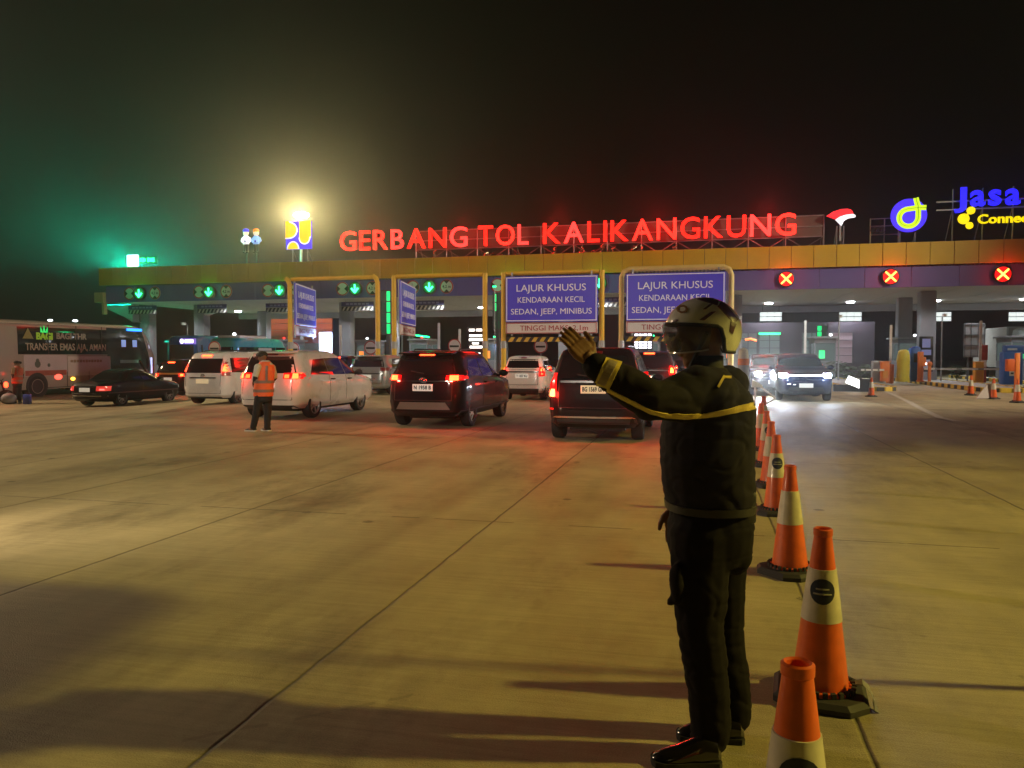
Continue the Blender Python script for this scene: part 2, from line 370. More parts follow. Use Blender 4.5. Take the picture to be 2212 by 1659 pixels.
# ---- lane signals and round lane signs on the fascia
g_lit = E('green_arrow_light', (.04, 1, .30), 7); x_lit = E('red_cross_light', (1, .42, .05), 7); sigbox = M('signal_case', (.012, .014, .014), .4)
r_glow = M('red_signal_face', (.3, .01, .01), .4, e=(1, .003, .005), es=1.0); g_glow = M('green_signal_face', (.01, .12, .05), .4, e=(0, .5, .12), es=.07)
def signal(s_, green, label, group):
    t = thing('lane_signal', label, 'lane signal', GP(s_, .235, 5.98), RZ, group)
    b = MB(); b.lathe([(.46, 0), (.46, .2), (.40, .22), (.40, .20)], 28, T=Matrix.Rotation(pi/2, 4, 'X')); b.build('case', sigbox, t)
    b = MB(); b.lathe([(.40, .20), (.01, .21)], 28, T=Matrix.Rotation(pi/2, 4, 'X'), caps=False); b.build('face', g_glow if green else r_glow, t)
    b = MB()
    def bar(p0, p1, wd):
        p0, p1 = Vector(p0), Vector(p1); d = (p1-p0); n = Vector((-d.y, d.x)).normalized()*wd/2
        poly = [p0+n, p0-n, p1-n, p1+n]
        b.prism([tuple(q) for q in poly], .02, (0, -.215-.001*len(b.f), 0), (1, 0, 0), (0, 0, 1))
    if green: bar((0, .27), (0, -.24), .09); bar((-.24, .02), (.02, -.27), .09); bar((.24, .02), (-.02, -.27), .09)
    else: bar((-.27, -.27), (.27, .27), .085); bar((-.27, .27), (.27, -.27), .085)
    lamp('signal_glow', 'POINT', (0, -.55, 0), 22 if green else 60, (.02, 1, .3) if green else (1, .015, .02), .3, parent=t)
    b.build('arrow' if green else 'cross', g_lit if green else x_lit, t, smooth=0)
    return t
gl = ['leftmost, below the green roof sign', 'second from the left end', 'third from the left, beside a yellow post', 'over the lane of the lit white totem', 'over the dark crossover', 'hidden behind the first blue board', 'peeping past the right edge of the first blue board']
for s_, nm in zip([-27.1, -21.5, -16.1, -10.6, -5.45, 0, 5.45], gl): signal(s_, True, 'green down arrow lane signal '+nm, 'green arrow lane signals')
xl = ['nearest the second blue board', 'middle one of the three red crosses', 'rightmost, below the blue lettering']
for s_, nm in zip([16.15, 21.65, 27.2], xl): signal(s_, False, 'red cross lane signal '+nm, 'red cross lane signals')
sgn_white = M('sign_white', (.62, .60, .56), .5); sgn_red = M('sign_red', (.55, .03, .03), .5)
def lane_sign(s_, height, label):
    t = thing('limit_sign', label, 'road sign', GP(s_, .235, 6.0), RZ, 'round limit signs on the fascia')
    R = Matrix.Rotation(pi/2, 4, 'X')
    b = MB(); b.lathe([(.45, 0), (.45, .03), (.36, .032), (.01, .034)], 28, T=R); b.build('disc', sgn_white, t)
    b = MB(); b.lathe([(.45, .034), (.40, .038), (.37, .034)], 28, T=R, caps=False); b.build('rim', sgn_red, t)
    b = MB()
    for sg in (1, -1):
        tri = [(-.22, .40*sg), (.22, .40*sg), (0, .17*sg)] if height else [(.40*sg, -.24), (.40*sg, .24), (.14*sg, 0)]
        b.prism(tri, .01, (0, -.040, 0), (1, 0, 0), (0, 0, 1))
    if height: text(b, '4,2 m', (0, -.046, -.09), (1, 0, 0), (0, 0, 1), .19, .56, .008)
    b.build('marking', ink, t, smooth=0)
pos = ['end lane, under the green roof sign', 'second lane from the left', 'third lane from the left', 'lane of the lit white totem', 'lane behind the dark crossover']
for i, (a_, c_) in enumerate([(278, 333), (428, 487), (577, 637), (738, 803), (890, 963)]):
    lane_sign(s_of(a_), False, 'round width limit sign left of the green arrow, '+pos[i])
    lane_sign(s_of(c_), True, 'round height limit sign right of the green arrow, '+pos[i])
lane_sign(s_of(1073), False, 'round width limit sign just left of the first blue board')

# hanging lane boards with slanted stripes under the soffit
for i, px in enumerate([308, 458, 607, 772, 922, 1312]):
    s_ = s_of(px, GY+2.6)-.6; t = thing('lane_board', 'small hanging lane board with slanted stripes behind the '+['first', 'second', 'third', 'fourth', 'fifth', 'sixth'][i]+' arrow from the left', 'lane board', GP(s_, 2.6, 5.0), RZ, 'striped boards hung under the soffit')
    b = MB(); b.box((0, 0, .16), (2.4, .06, .30)); [b.box((-.75+j*.3, -.034, .16), (.22, .012, .12), 1) for j in range(6)]; b.build('panel', [M('board_blue', (.07, .07, .22), .5), M('board_text', (.3, .3, .6), .5)], t, smooth=0)
    b = MB(); b.box((0, .02, -.16), (2.4, .05, .3), 0)
    for j in range(8):
        x0 = -1.15+j*.3; b.prism([(x0, -.29), (x0+.13, -.29), (x0+.27, -.03), (x0+.14, -.03)], .008, (0, -.007, 0), (1, 0, 0), (0, 0, 1), 1)
    b.build('stripes', [M('board_black', (.05, .05, .05), .6), M('board_white', (.6, .58, .5), .5)], t, smooth=0)
    b = MB(); b.tube((-.9, 0, .3), (-.9, 0, .42), .02); b.tube((.9, 0, .3), (.9, 0, .42), .02); b.build('hanger', steel, t)
# white lit windows hung at the back of the canopy
lw = E('lit_panel', (.86, .95, .92), 1.1)
for px, nm in ((1665, 'above the headlit car'), (1837, 'left of the twin columns'), (2030, 'right of the twin columns'), (2204, 'at the right edge of the photo')):
    p = at(px, 684, 59.0); t = thing('white_panel', 'white lit panel of two rows under the canopy '+nm, 'light panel', p, RZ, 'white lit panels under the canopy')
    b = MB()
    for r0 in (0, 1):
        for c0 in range(3): b.box(((c0-1)*.53, 0, .18-r0*.36), (.50, .06, .30), 0)
    b.build('diffuser', lw, t, bevel=.01, seg=1)
    b = MB(); b.box((0, .06, 0), (1.66, .06, .76)); b.tube((-.6, .06, .35), (-.6, .06, 1.2), .025); b.tube((.6, .06, .35), (.6, .06, 1.2), .025); b.build('frame', dgrey, t)

# ------------------------------------------------------------------ signs on the roof
led_reds = [E('red_letter_light', (1, .012, .006), 3.2), E('red_letter_light_bright', (1, .016, .009), 4.6), E('red_letter_light_worn', (1, .03, .024), 3.6)]
side_red = M('letter_side', (.35, .03, .02), .5)
def roof(px, py, t_=1.0):
    u = (px-1106)/1661.0; s_ = (u*(GY+t_*DIR.y)-t_*DIR.x)/(ACR.x-u*ACR.y); p = GP(s_, t_); return s_, at(px, py, p.y).z
def letter_run(name, label, cat, s, px0, px1, z0, h, mats, t_=1.0, group=None):
    a, _ = roof(px0, 500, t_); c, _ = roof(px1, 500, t_)
    return a, c, thing(name, label, cat, GP((a+c)/2, t_, z0), RZ, group)
words = [('GERBANG', 737, 1010), ('TOL', 1034, 1141), ('KALIKANGKUNG', 1173, 1715)]
FR = [roof(900, 500, 1.5)[0], roof(1775, 500, 1.5)[0]]
for wd, a_, c_ in words:
    a, _ = roof(a_, 500); c, _ = roof(c_, 500)
    t = thing('sign_lettering', 'large red glowing roof letters reading '+wd, 'lettering', GP((a+c)/2, 1.0, 8.62), RZ, 'red glowing letters on the roof')
    ws = [max(v[0] for v in glyphs(ch, .006)[0])-min(v[0] for v in glyphs(ch, .006)[0]) for ch in wd]
    gap = .13; tot = sum(ws)+gap*(len(wd)-1); k = (c-a)/tot; x = a-(a+c)/2
    for ch, w_ in zip(wd, ws):
        b = MB(); text(b, ch, (x+w_*k/2, 0, 0), (1, 0, 0), (0, 0, 1), 1.27, w_*k, .14, .006)
        b.build('letter', led_reds[rnd.randrange(3)], t, smooth=0); x += (w_+gap)*k
for s_ in (-9, -3, 3, 9, 15): lamp('letter_glow', 'POINT', GP(s_, -.4, 9.9), 170, (1, .02, .012), .6)
# steel frame and dark panels behind the letters
t = thing('steel_lattice', 'dark steel lattice frame carrying the red letters on the roof', 'frame', GP((FR[0]+FR[1])/2, 1.5, 7.8), RZ)
L_ = (FR[1]-FR[0]); b = MB()
for i in range(13):
    x = -L_/2+L_*i/12; b.tube((x, 0, 0), (x, 0, 2.0), .04, n=6); b.tube((x, 0, 1.9), (x, 1.6, 0), .03, n=6)
for z in (.1, .75, 1.35, 1.98): b.tube((-L_/2, 0, z), (L_/2, 0, z), .035, n=6)
for i in range(24):
    x = -L_/2+L_*i/24; b.tube((x, 0, .1 if i % 2 else .75), (x+L_/24, 0, .75 if i % 2 else .1), .02, n=5)
b.build('lattice', steel, t)
b = MB()
for i in range(12): b.box((-L_/2+L_*(i+.5)/12, .06, 1.37), (L_/12-.04, .03, 1.16))
b.build('back_panel', M('sign_backing', (.10, .075, .06), .55, nz=.3, ns=1), t, smooth=0)
# crumpled cable covers glinting below the letters
b = MB(); rr = random.Random(3)
for i in range(16):
    x = -L_/2+1+rr.random()*(L_*.62); h = .25+rr.random()*.45
    pts = [(x+.12*sin(q*2.1+i)+q*.05, -.25+.05*cos(q*3), .05+h*q/5) for q in range(6)]; b.path(pts, [.03, .06, .05, .06, .04, .02], 6)
b.build('cable_cover', M('foil', (.75, .68, .45), .22, .9, nz=.2, ns=14), t)

def emblem(name, label, cat, px0, px1, py0, py1, t_=1.0):
    a, _ = roof(px0, 500, t_); c, _ = roof(px1, 500, t_); _, z1 = roof((px0+px1)/2, py0, t_); _, z0 = roof((px0+px1)/2, py1, t_)
    return thing(name, label, cat, GP((a+c)/2, t_, (z0+z1)/2), RZ), (c-a)/2, (z1-z0)/2
lit_y = E('logo_yellow', (1, .66, .0), 1.05); lit_b = E('logo_blue', (.05, .02, 1), 1.1); lit_w = E('logo_white', (.9, .93, 1), 1.3); lit_r = E('logo_red', (1, .02, .03), 1.3); lit_l = E('logo_lime', (.62, .95, .01), 1.0)
lit_g = E('green_sign_light', (.35, 1, .62), 9); lit_g2 = E('green_letter_light', (.02, 1, .28), 4)
def post_up(b, w, h, t0=0):
    for x in (-w*.6, w*.6): b.tube((x, .12, -h), (x, .12, -h-(1.2+t0)), .04, n=6); b.tube((x, .12, -h), (x, 1.2, -h-(1.2+t0)), .03, n=6)
# square yellow and blue ministry emblem
t, W, H = emblem('roof_emblem', 'square yellow and blue lit emblem under the bright lamp', 'emblem', 622, 676, 478, 538)
b = MB(); b.box((0, 0, 0), (2*W, .16, 2*H)); b.build('field', lit_b, t, bevel=.02, seg=1)
def D(f): return [(f(q/20)) for q in range(21)]
def arcs(cx, cz, rx, rz, a0, a1, n=20): return [(cx+rx*cos(a0+(a1-a0)*i/n), cz+rz*sin(a0+(a1-a0)*i/n)) for i in range(n+1)]
def plate_(b, poly, y, th=.03, mi=0): b.prism(poly, th, (0, y, 0), (1, 0, 0), (0, 0, 1), mi)
shapes = [[(-W, H), (-.7*W, H)]+arcs(-.75*W, .36*H, .66*W, .58*H, pi/2*.9, -pi/2)+[(-W, -.22*H)],
          arcs(.5*W, -.2*H, .42*W, .46*H, pi, 2*pi)+[(W, -.18*H), (W, H), (.08*W, H)],
          arcs(-.42*W, -H, .45*W, .52*H, 0, pi)]
b = MB()
for s_ in shapes: plate_(b, s_[::-1] if False else s_, -.085)
b.build('yellow_shape', lit_y, t, smooth=0)
b = MB()
for s_ in shapes:
    for i in range(len(s_)-1):
        p, q = s_[i], s_[i+1]
        if (abs(abs(p[0])-W) < 1e-3 and abs(abs(q[0])-W) < 1e-3) or (abs(abs(p[1])-H) < 1e-3 and abs(abs(q[1])-H) < 1e-3): continue
        b.tube((p[0], -.115, p[1]), (q[0], -.115, q[1]), .035, n=6)
b.build('white_outline', lit_w, t)
b = MB(); post_up(b, W, H); b.build('support', steel, t)
# red and white swoosh emblem
t, W, H = emblem('roof_emblem', 'red and white swoosh emblem glowing at the right of the red letters', 'emblem', 1780, 1842, 452, 488)
b = MB(); plate_(b, [(-W, .22*H), (-.55*W, .72*H), (0, .97*H), (.45*W, 1*H), (.72*W, .82*H), (.86*W, .38*H), (.3*W, .33*H), (-.1*W, .12*H), (-.38*W, -.2*H)], 0, .12); b.build('red_wing', lit_r, t, smooth=0)
b = MB(); plate_(b, [(-.38*W, -.26*H), (-.1*W, .05*H), (.3*W, .27*H), (.8*W, .34*H), (.98*W, .2*H), (W, -.02*H), (.85*W, -.08*H), (.5*W, -.14*H), (.2*W, -.45*H), (.05*W, -1*H)], 0, .12); b.build('white_wing', lit_w, t, smooth=0)
b = MB(); b.box((0, .1, -H-.1), (.1, .1, 1.5)); post_up(b, W*.4, H); b.build('support', steel, t)
# round blue emblem with lime ribbon
t, W, H = emblem('roof_emblem', 'round blue lit emblem with looping lime ribbon', 'emblem', 1917, 1995, 430, 502)
b = MB(); b.lathe([(.98, 0), (1, .05), (1, .12)], 44, T=Matrix.Rotation(pi/2, 4, 'X') @ Matrix.Diagonal((W, H, 1, 1))); b.build('disc', lit_b, t)
def ribbon(b, pts, wd, y, mi=0):
    for i in range(len(pts)-1):
        p, q = Vector(pts[i]), Vector(pts[i+1]); d = (q-p).normalized(); n = Vector((-d.y, d.x))*wd/2; e = d*.004
        b.prism([tuple(p-n-e), tuple(q-n+e), tuple(q+n+e), tuple(p+n-e)], .03, (0, y-.0004*i, 0), (1, 0, 0), (0, 0, 1), mi)
loop = [(.93*W, .42*H), (.6*W, .44*H), (.3*W, .42*H), (0, .38*H)]+arcs(-.02*W, -.14*H, .52*W, .52*H, pi/2, 2*pi, 24)[1:]+[(.5*W, .2*H), (.48*W, .55*H), (.40*W, .82*H), (.36*W, 1.02*H)]
b = MB(); ribbon(b, loop, .30*W, -.13); b.build('ribbon', lit_l, t, smooth=0)
b = MB(); ribbon(b, loop, .02*W, -.165); b.build('ribbon_line', M('ribbon_line', (.1, .14, .02), .5), t, smooth=0)
b = MB(); post_up(b, W*.7, H); b.build('support', steel, t)
t2 = thing('steel_lattice', 'square open steel frame standing behind the round blue emblem', 'frame', GP(roof(1905, 500, 2.0)[0], 2.0, 7.8), RZ)
b = MB()
for x in (-.75, 0, .75): b.tube((x, 0, 0), (x, 0, 1.75), .035, n=6)
for z in (.05, .8, 1.3, 1.72): b.tube((-.75, 0, z), (.75, 0, z), .03, n=6)
b.build('lattice', M('frame_cream', (.6, .5, .3), .4, .5), t2)
b = MB()
for i in range(3): b.path([(-.6+i*.25+.16*cos(q*.8), -.05, 1.05+.16*sin(q*.8)) for q in range(9)], .022, 6)
b.build('cable', M('foil', (.75, .68, .45), .22, .9), t2)
# blue and yellow company lettering
a, _ = roof(2056, 430); c, _ = roof(2208, 430)
t = thing('sign_lettering', 'blue glowing roof letters starting Jasa at the right edge', 'lettering', GP((a+c)/2, 1.0, roof(2100, 449)[1]+.13), RZ)
mid = (a+c)/2; letter_blue = E('letter_blue', (.02, .015, 1), 1.5)
for ch, p0, p1, h in (('J', 2054, 2080, 1.06), ('a', 2088, 2120, 1.26), ('s', 2127, 2154, 1.26), ('a', 2163, 2195, 1.26), ('M', 2208, 2246, 1.06)):
    x0, x1 = roof(p0, 430)[0]-mid, roof(p1, 430)[0]-mid; b = MB()
    text(b, ch, ((x0+x1)/2, 0, 0), (1, 0, 0), (0, 0, 1), h, x1-x0, .14, .022); b.build('letter', letter_blue, t, smooth=0)
b = MB(); b.box((0, .2, .3), (c-a+1.8, .08, .08)); b.box((0, .2, -.15), (c-a+1.8, .08, .08))
for x in (-1.8, -.3, 1.2): b.tube((x, .25, 1), (x, .25, -1.9), .04, n=6); b.tube((x, .25, 0), (x, 1.6, -1.9), .03, n=6)
b.build('support', steel, t)
letter_yel = E('letter_yellow', (1, .75, .0), 1.15)
a, z_ = roof(2102, 489); c, _ = roof(2222, 480)
t = thing('sign_lettering', 'smaller yellow glowing letters reading Connect beside a three ball mark', 'lettering', GP((a+c)/2, .8, 8.85), RZ)
b = MB(); text(b, 'Connect', (0, 0, 0), (1, 0, 0), (0, 0, 1), .50, c-a, .1, .018, 1.0); b.build('letter', letter_yel, t, smooth=0)
b = MB(); xo = a-(a+c)/2
for cx, cz, r_ in ((-.72, .28, .29), (-.36, .72, .21), (-.42, -.1, .19)): b.lathe([(r_*.96, 0), (r_, .03), (r_, .1)], 24, T=Matrix.Translation((xo+cx, 0, cz)) @ Matrix.Rotation(pi/2, 4, 'X'))
b.tube((xo-.72, -.05, .28), (xo-.36, -.05, .72), .04, n=8); b.tube((xo-.72, -.05, .28), (xo-.42, -.05, -.1), .04, n=8); b.build('ball_mark', letter_yel, t)
# green sign at the left end: white square and small lettering
t, W, H = emblem('roof_sign', 'bright green and white lit roof sign at the left end', 'sign', 280, 302, 551, 575)
b = MB(); b.box((0, 0, 0), (2*W, .14, 2*H)); b.build('square', lit_g, t, bevel=.02)
b = MB()
for i, wd in enumerate((.16, .13, .16, .12, 0, .15, .16, .12, .15)):
    if wd: b.box((W+.12+i*.145, .02, .02), (wd*.72, .1, .22+.04*(i % 3)))
b.build('small_lettering', lit_g2, t, bevel=.015)
b = MB(); b.box((W+.75, .12, .0), (1.6, .03, .6)); b.build('lettering_panel', M('green_board', (.01, .06, .035), .4, e=(0, .7, .25), es=.22), t)
b = MB(); post_up(b, .4, H*.9, -.6); b.build('support', steel, t)
q_ = at(290, 562, 58.5); lamp('green_sign_glow', 'POINT', (q_.x, q_.y, 8.12), 21000, (.0, 1, .60), .35)
# two lit worker figures
for px, cap, shirt, nm in ((544, lit_b, lit_w, 'white shirted lit figure wearing blue cap, left one of the pair on the roof'), (556, E('logo_orange', (1, .3, .02), 1.0), E('logo_sky', (.25, .5, 1), 1.0), 'blue shirted lit figure with orange hair, right one of the pair on the roof')):
    px = 535 if cap is lit_b else 557
    s_, z0 = roof(px, 547); t = thing('roof_figure', nm, 'sign figure', GP(s_, 1.0, z0), RZ, 'pair of lit figures on the roof')
    b = MB(); b.ball((0, 0, 1.38), .21, 10, sc3=(1, .6, .9)); b.build('face', E('logo_skin', (1, .85, .5), .9), t)
    b = MB(); b.ball((0, 0, 1.55), .23, 10, sc3=(1, .62, .68)); b.build('cap', cap, t)
    b = MB(); b.loft([[(cos(2*pi*j/14)*rx, sin(2*pi*j/14)*.12, z) for j in range(14)] for rx, z in ((.22, .62), (.24, .72), (.28, .95), (.27, 1.08), (.12, 1.2))]); b.path([(-.26, 0, 1.05), (-.34, 0, .85), (-.2, -.06, .76)], .07); b.path([(.26, 0, 1.05), (.34, 0, .85), (.2, -.06, .76)], .07); b.build('shirt', shirt, t)
    b = MB(); b.box((0, -.13, .80), (.12, .02, .14)); b.box((0, -.125, .68), (.42, .02, .03)); b.build('shirt_mark', M('figure_mark', (.05, .05, .35), .5), t)
    b = MB(); b.path([(-.1, 0, .62), (-.1, 0, .1)], .085); b.path([(.1, 0, .62), (.1, 0, .1)], .085); b.ball((-.13, -.06, .06), .09, 8, sc3=(1.3, 1, .6)); b.ball((.13, -.06, .06), .09, 8, sc3=(1.3, 1, .6)); b.tube((0, .1, -.95), (0, .1, .7), .04); b.build('legs', M('figure_trousers', (.10, .10, .09), .4), t)
# masts: the bright yellow lamp beyond the roof, and the assumed or added ones outside the frame
def mast(loc, h, label, heads, lit, group='high floodlight masts'):
    t = thing('floodlight_mast', label, 'lamp mast', loc, 0, group)
    b = MB(); b.tube((0, 0, 0), (0, 0, h-.45), .22, .1, 12); b.box((0, 0, .15), (.6, .6, .3)); b.build('pole', steel, t)
    for q in heads:
        b = MB(); b.ball((q[0], q[1], h), .34, 10, sc3=(1.35, 1, .75)); b.build('lamp_head', lit, t)
    return t
sod = E('sodium_lamp', (1, .72, .22), 42)
p = at(650, 465, 66)
mast((p.x, p.y, 0), p.z, 'tall mast with a dazzling yellow lamp rising behind the square emblem', [(-.2, 0), (.25, 0)], sod)
lamp('mast_glow', 'POINT', (p.x, p.y-.6, p.z+.0), 9500, (1, .80, .34), .4)
for q, nm in ((FLOOD_RIGHT, 'floodlight mast right of the cones'), (FLOOD_LEFT, 'floodlight mast far left beyond the coach'), (FLOOD_GATE, 'floodlight mast right of the closed lanes'), (FILL_BACK, 'floodlight mast behind the camera')):
    mast((q[0], q[1]+.8, 0), q[2]+.3, nm, [(0, 0)], sod)
# far small street lamps left of the gate
for i, (px, py, Y) in enumerate(((110, 692, 120), (164, 693, 118))):
    p = at(px, py, Y); t = thing('street_lamp', 'tiny far white street lamp above the coach roof, '+('left one' if i == 0 else 'right one'), 'street lamp', (p.x, p.y, 0), 0, 'far street lamps')
    b = MB(); b.tube((0, 0, -.4), (0, 0, p.z), .1, .06); b.build('pole', steel, t); b = MB(); b.ball((0, -.2, p.z), .28, 8, sc3=(1.4, 1, .6)); b.build('lamp_head', E('far_lamp', (.9, .95, 1), 6), t)

# cctv cameras on stalks at the islands
for i, s_ in enumerate((-24.3, -8.0, 8.1, 13.5, 19.0, 24.4, 30.0)):
    t = thing('cctv_camera', 'white camera on a stalk '+nth[islands.index(s_)], 'camera', GP(s_+.2, 1.2, .17), RZ, 'cameras on the islands')
    b = MB(); b.tube((0, 0, 0), (0, 0, 3.6), .045, .035, 8); b.path([(0, 0, 3.55), (0, -.12, 3.72), (0, -.3, 3.72)], .025, 6); b.build('stalk', steel, t)
    b = MB(); b.box((0, -.42, 3.66), (.13, .38, .13)); b.box((0, -.45, 3.75), (.18, .46, .02)); b.build('housing', white_p, t, bevel=.01)
# ------------------------------------------------------------------ vehicles (local: x forward from the rear bumper, y to the left)
class Shell:
    def __init__(s, lv, n=6.0): s.lv = lv; s.n = n
    def at(s, z):
        lv = s.lv
        if z <= lv[0][0]: return lv[0][1:]
        for a, b in zip(lv, lv[1:]):
            if z <= b[0]:
                k = (z-a[0])/(b[0]-a[0]); return tuple(p+(q-p)*k for p, q in zip(a[1:], b[1:]))
        return lv[-1][1:]
    def side(s, x, z):
        xr, xf, hw = s.at(z); c = (xr+xf)/2; a = (xf-xr)/2
        return hw*max(0, 1-min(1, abs((x-c)/a))**s.n)**(1/s.n)
    def end(s, y, z, front=False):
        xr, xf, hw = s.at(z); c = (xr+xf)/2; a = (xf-xr)/2
        d = a*max(0, 1-min(1, abs(y/hw))**s.n)**(1/s.n)
        return c+d if front else c-d
    def body(s, sub=3, n=72):
        zs = []
        for a, b in zip(s.lv, s.lv[1:]): zs += [a[0]+(b[0]-a[0])*i/sub for i in range(sub)]
        zs.append(s.lv[-1][0]); rings = []
        for z in zs:
            xr, xf, hw = s.at(z); c = (xr+xf)/2; a = (xf-xr)/2; r = []
            for j in range(n):
                t = 2*pi*j/n; ct, st = cos(t), sin(t); e = 2/s.n
                k = 1/(abs(ct)**s.n+abs(st)**s.n)**(1/s.n)
                r.append((c+a*ct*k, hw*st*k, z))
            rings.append(r)
        xr, xf, hw = s.at(zs[-1]); c = (xr+xf)/2
        rings.append([(c+(p[0]-c)*.55, p[1]*.55, zs[-1]+.018) for p in rings[-1]])
        return MB().loft(rings)
def grid_skin(b, P, nu, nv, inward, mi=0):
    """closed skin patch: P(u,v) outer point, inward vector gives its thickness"""
    pts = [P(i/nu, j/nv) for j in range(nv+1) for i in range(nu+1)]; m = len(pts); iv = Vector(inward)
    vs = [tuple(p) for p in pts]+[tuple(Vector(p)+iv) for p in pts]; fs = []; W = nu+1
    for j in range(nv):
        for i in range(nu): a = j*W+i; fs.append((a, a+1, a+W+1, a+W)); fs.append((m+a, m+a+W, m+a+W+1, m+a+1))
    bd = [i for i in range(W)]+[j*W+nu for j in range(1, nv+1)]+[nv*W+i for i in range(nu-1, -1, -1)]+[j*W for j in range(nv-1, 0, -1)]
    for i in range(len(bd)): a, c = bd[i], bd[(i+1) % len(bd)]; fs.append((a, a+m, c+m, c))
    b.add(vs, fs, mi)
def bil(q, u, v):
    (a0, a1), (b0, b1), (c0, c1), (d0, d1) = q     # bl, br, tr, tl
    return ((a0*(1-u)+b0*u)*(1-v)+(d0*(1-u)+c0*u)*v, (a1*(1-u)+b1*u)*(1-v)+(d1*(1-u)+c1*u)*v)
def side_patch(b, S, q, sg, off=.006, th=.03, nu=8, nv=5, mi=0):
    def P(u, v): x, z = bil(q, u, v); return (x, sg*(S.side(x, z)+off), z)
    grid_skin(b, P, nu, nv, (0, -sg*th, 0), mi)
def end_patch(b, S, q, front=False, off=.006, th=.03, nu=10, nv=5, mi=0):
    sg = 1 if front else -1
    def P(u, v): y, z = bil(q, u, v); return (S.end(y, z, front)+sg*off, y, z)
    grid_skin(b, P, nu, nv, (-sg*th, 0, 0), mi)
def rect(a, b, c, d): return [(a, c), (b, c), (b, d), (a, d)]
def wheel_parts(r, w, rim_m, spokes, parent, x, y, sg):
    R = Matrix.Translation((x, y, r)) @ Matrix.Rotation(-sg*pi/2, 4, 'X')
    b = MB(); b.lathe([(r*.62, -w/2), (r*.93, -w/2), (r, -w*.32), (r, w*.32), (r*.95, w/2), (r*.70, w*.52), (r*.66, w*.40), (r*.62, w*.2)], 30); o = b.build('wheel', tyre_m, parent)
    o.matrix_local = R
    b = MB(); b.lathe([(r*.66, w*.2), (r*.70, w*.5), (r*.64, w*.50), (r*.62, w*.28)], 30, caps=False)
    b.lathe([(.01, w*.42), (r*.16, w*.42), (r*.17, w*.2), (.01, w*.2)], 14)
    for k in range(spokes):
        T = Matrix.Rotation(2*pi*k/spokes, 4, 'Z'); b.box((r*.39, 0, w*.36), (r*.56, r*.13, w*.12), T=T)
    b.lathe([(.01, w*.10), (r*.64, w*.10)], 24, caps=False)
    b.build('rim', rim_m, o)
    return o
PLATE_Y = {}
def plate(parent, S, z, s, mat, front=False, y=0, sx=.46, sz=.15, xx=None):
    x = (S.end(y, z, front) if xx is None else xx)+(.02 if front else -.02); sg = 1 if front else -1
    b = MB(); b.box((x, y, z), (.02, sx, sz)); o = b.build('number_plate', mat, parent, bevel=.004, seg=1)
    if s:
        b = MB(); text(b, s, (x+sg*.014, y, z-.036), (0, sg, 0), (0, 0, 1), .085, sx*.86, .004, .03, 1.05)
        b.build('plate_lettering', ink, o, smooth=0)
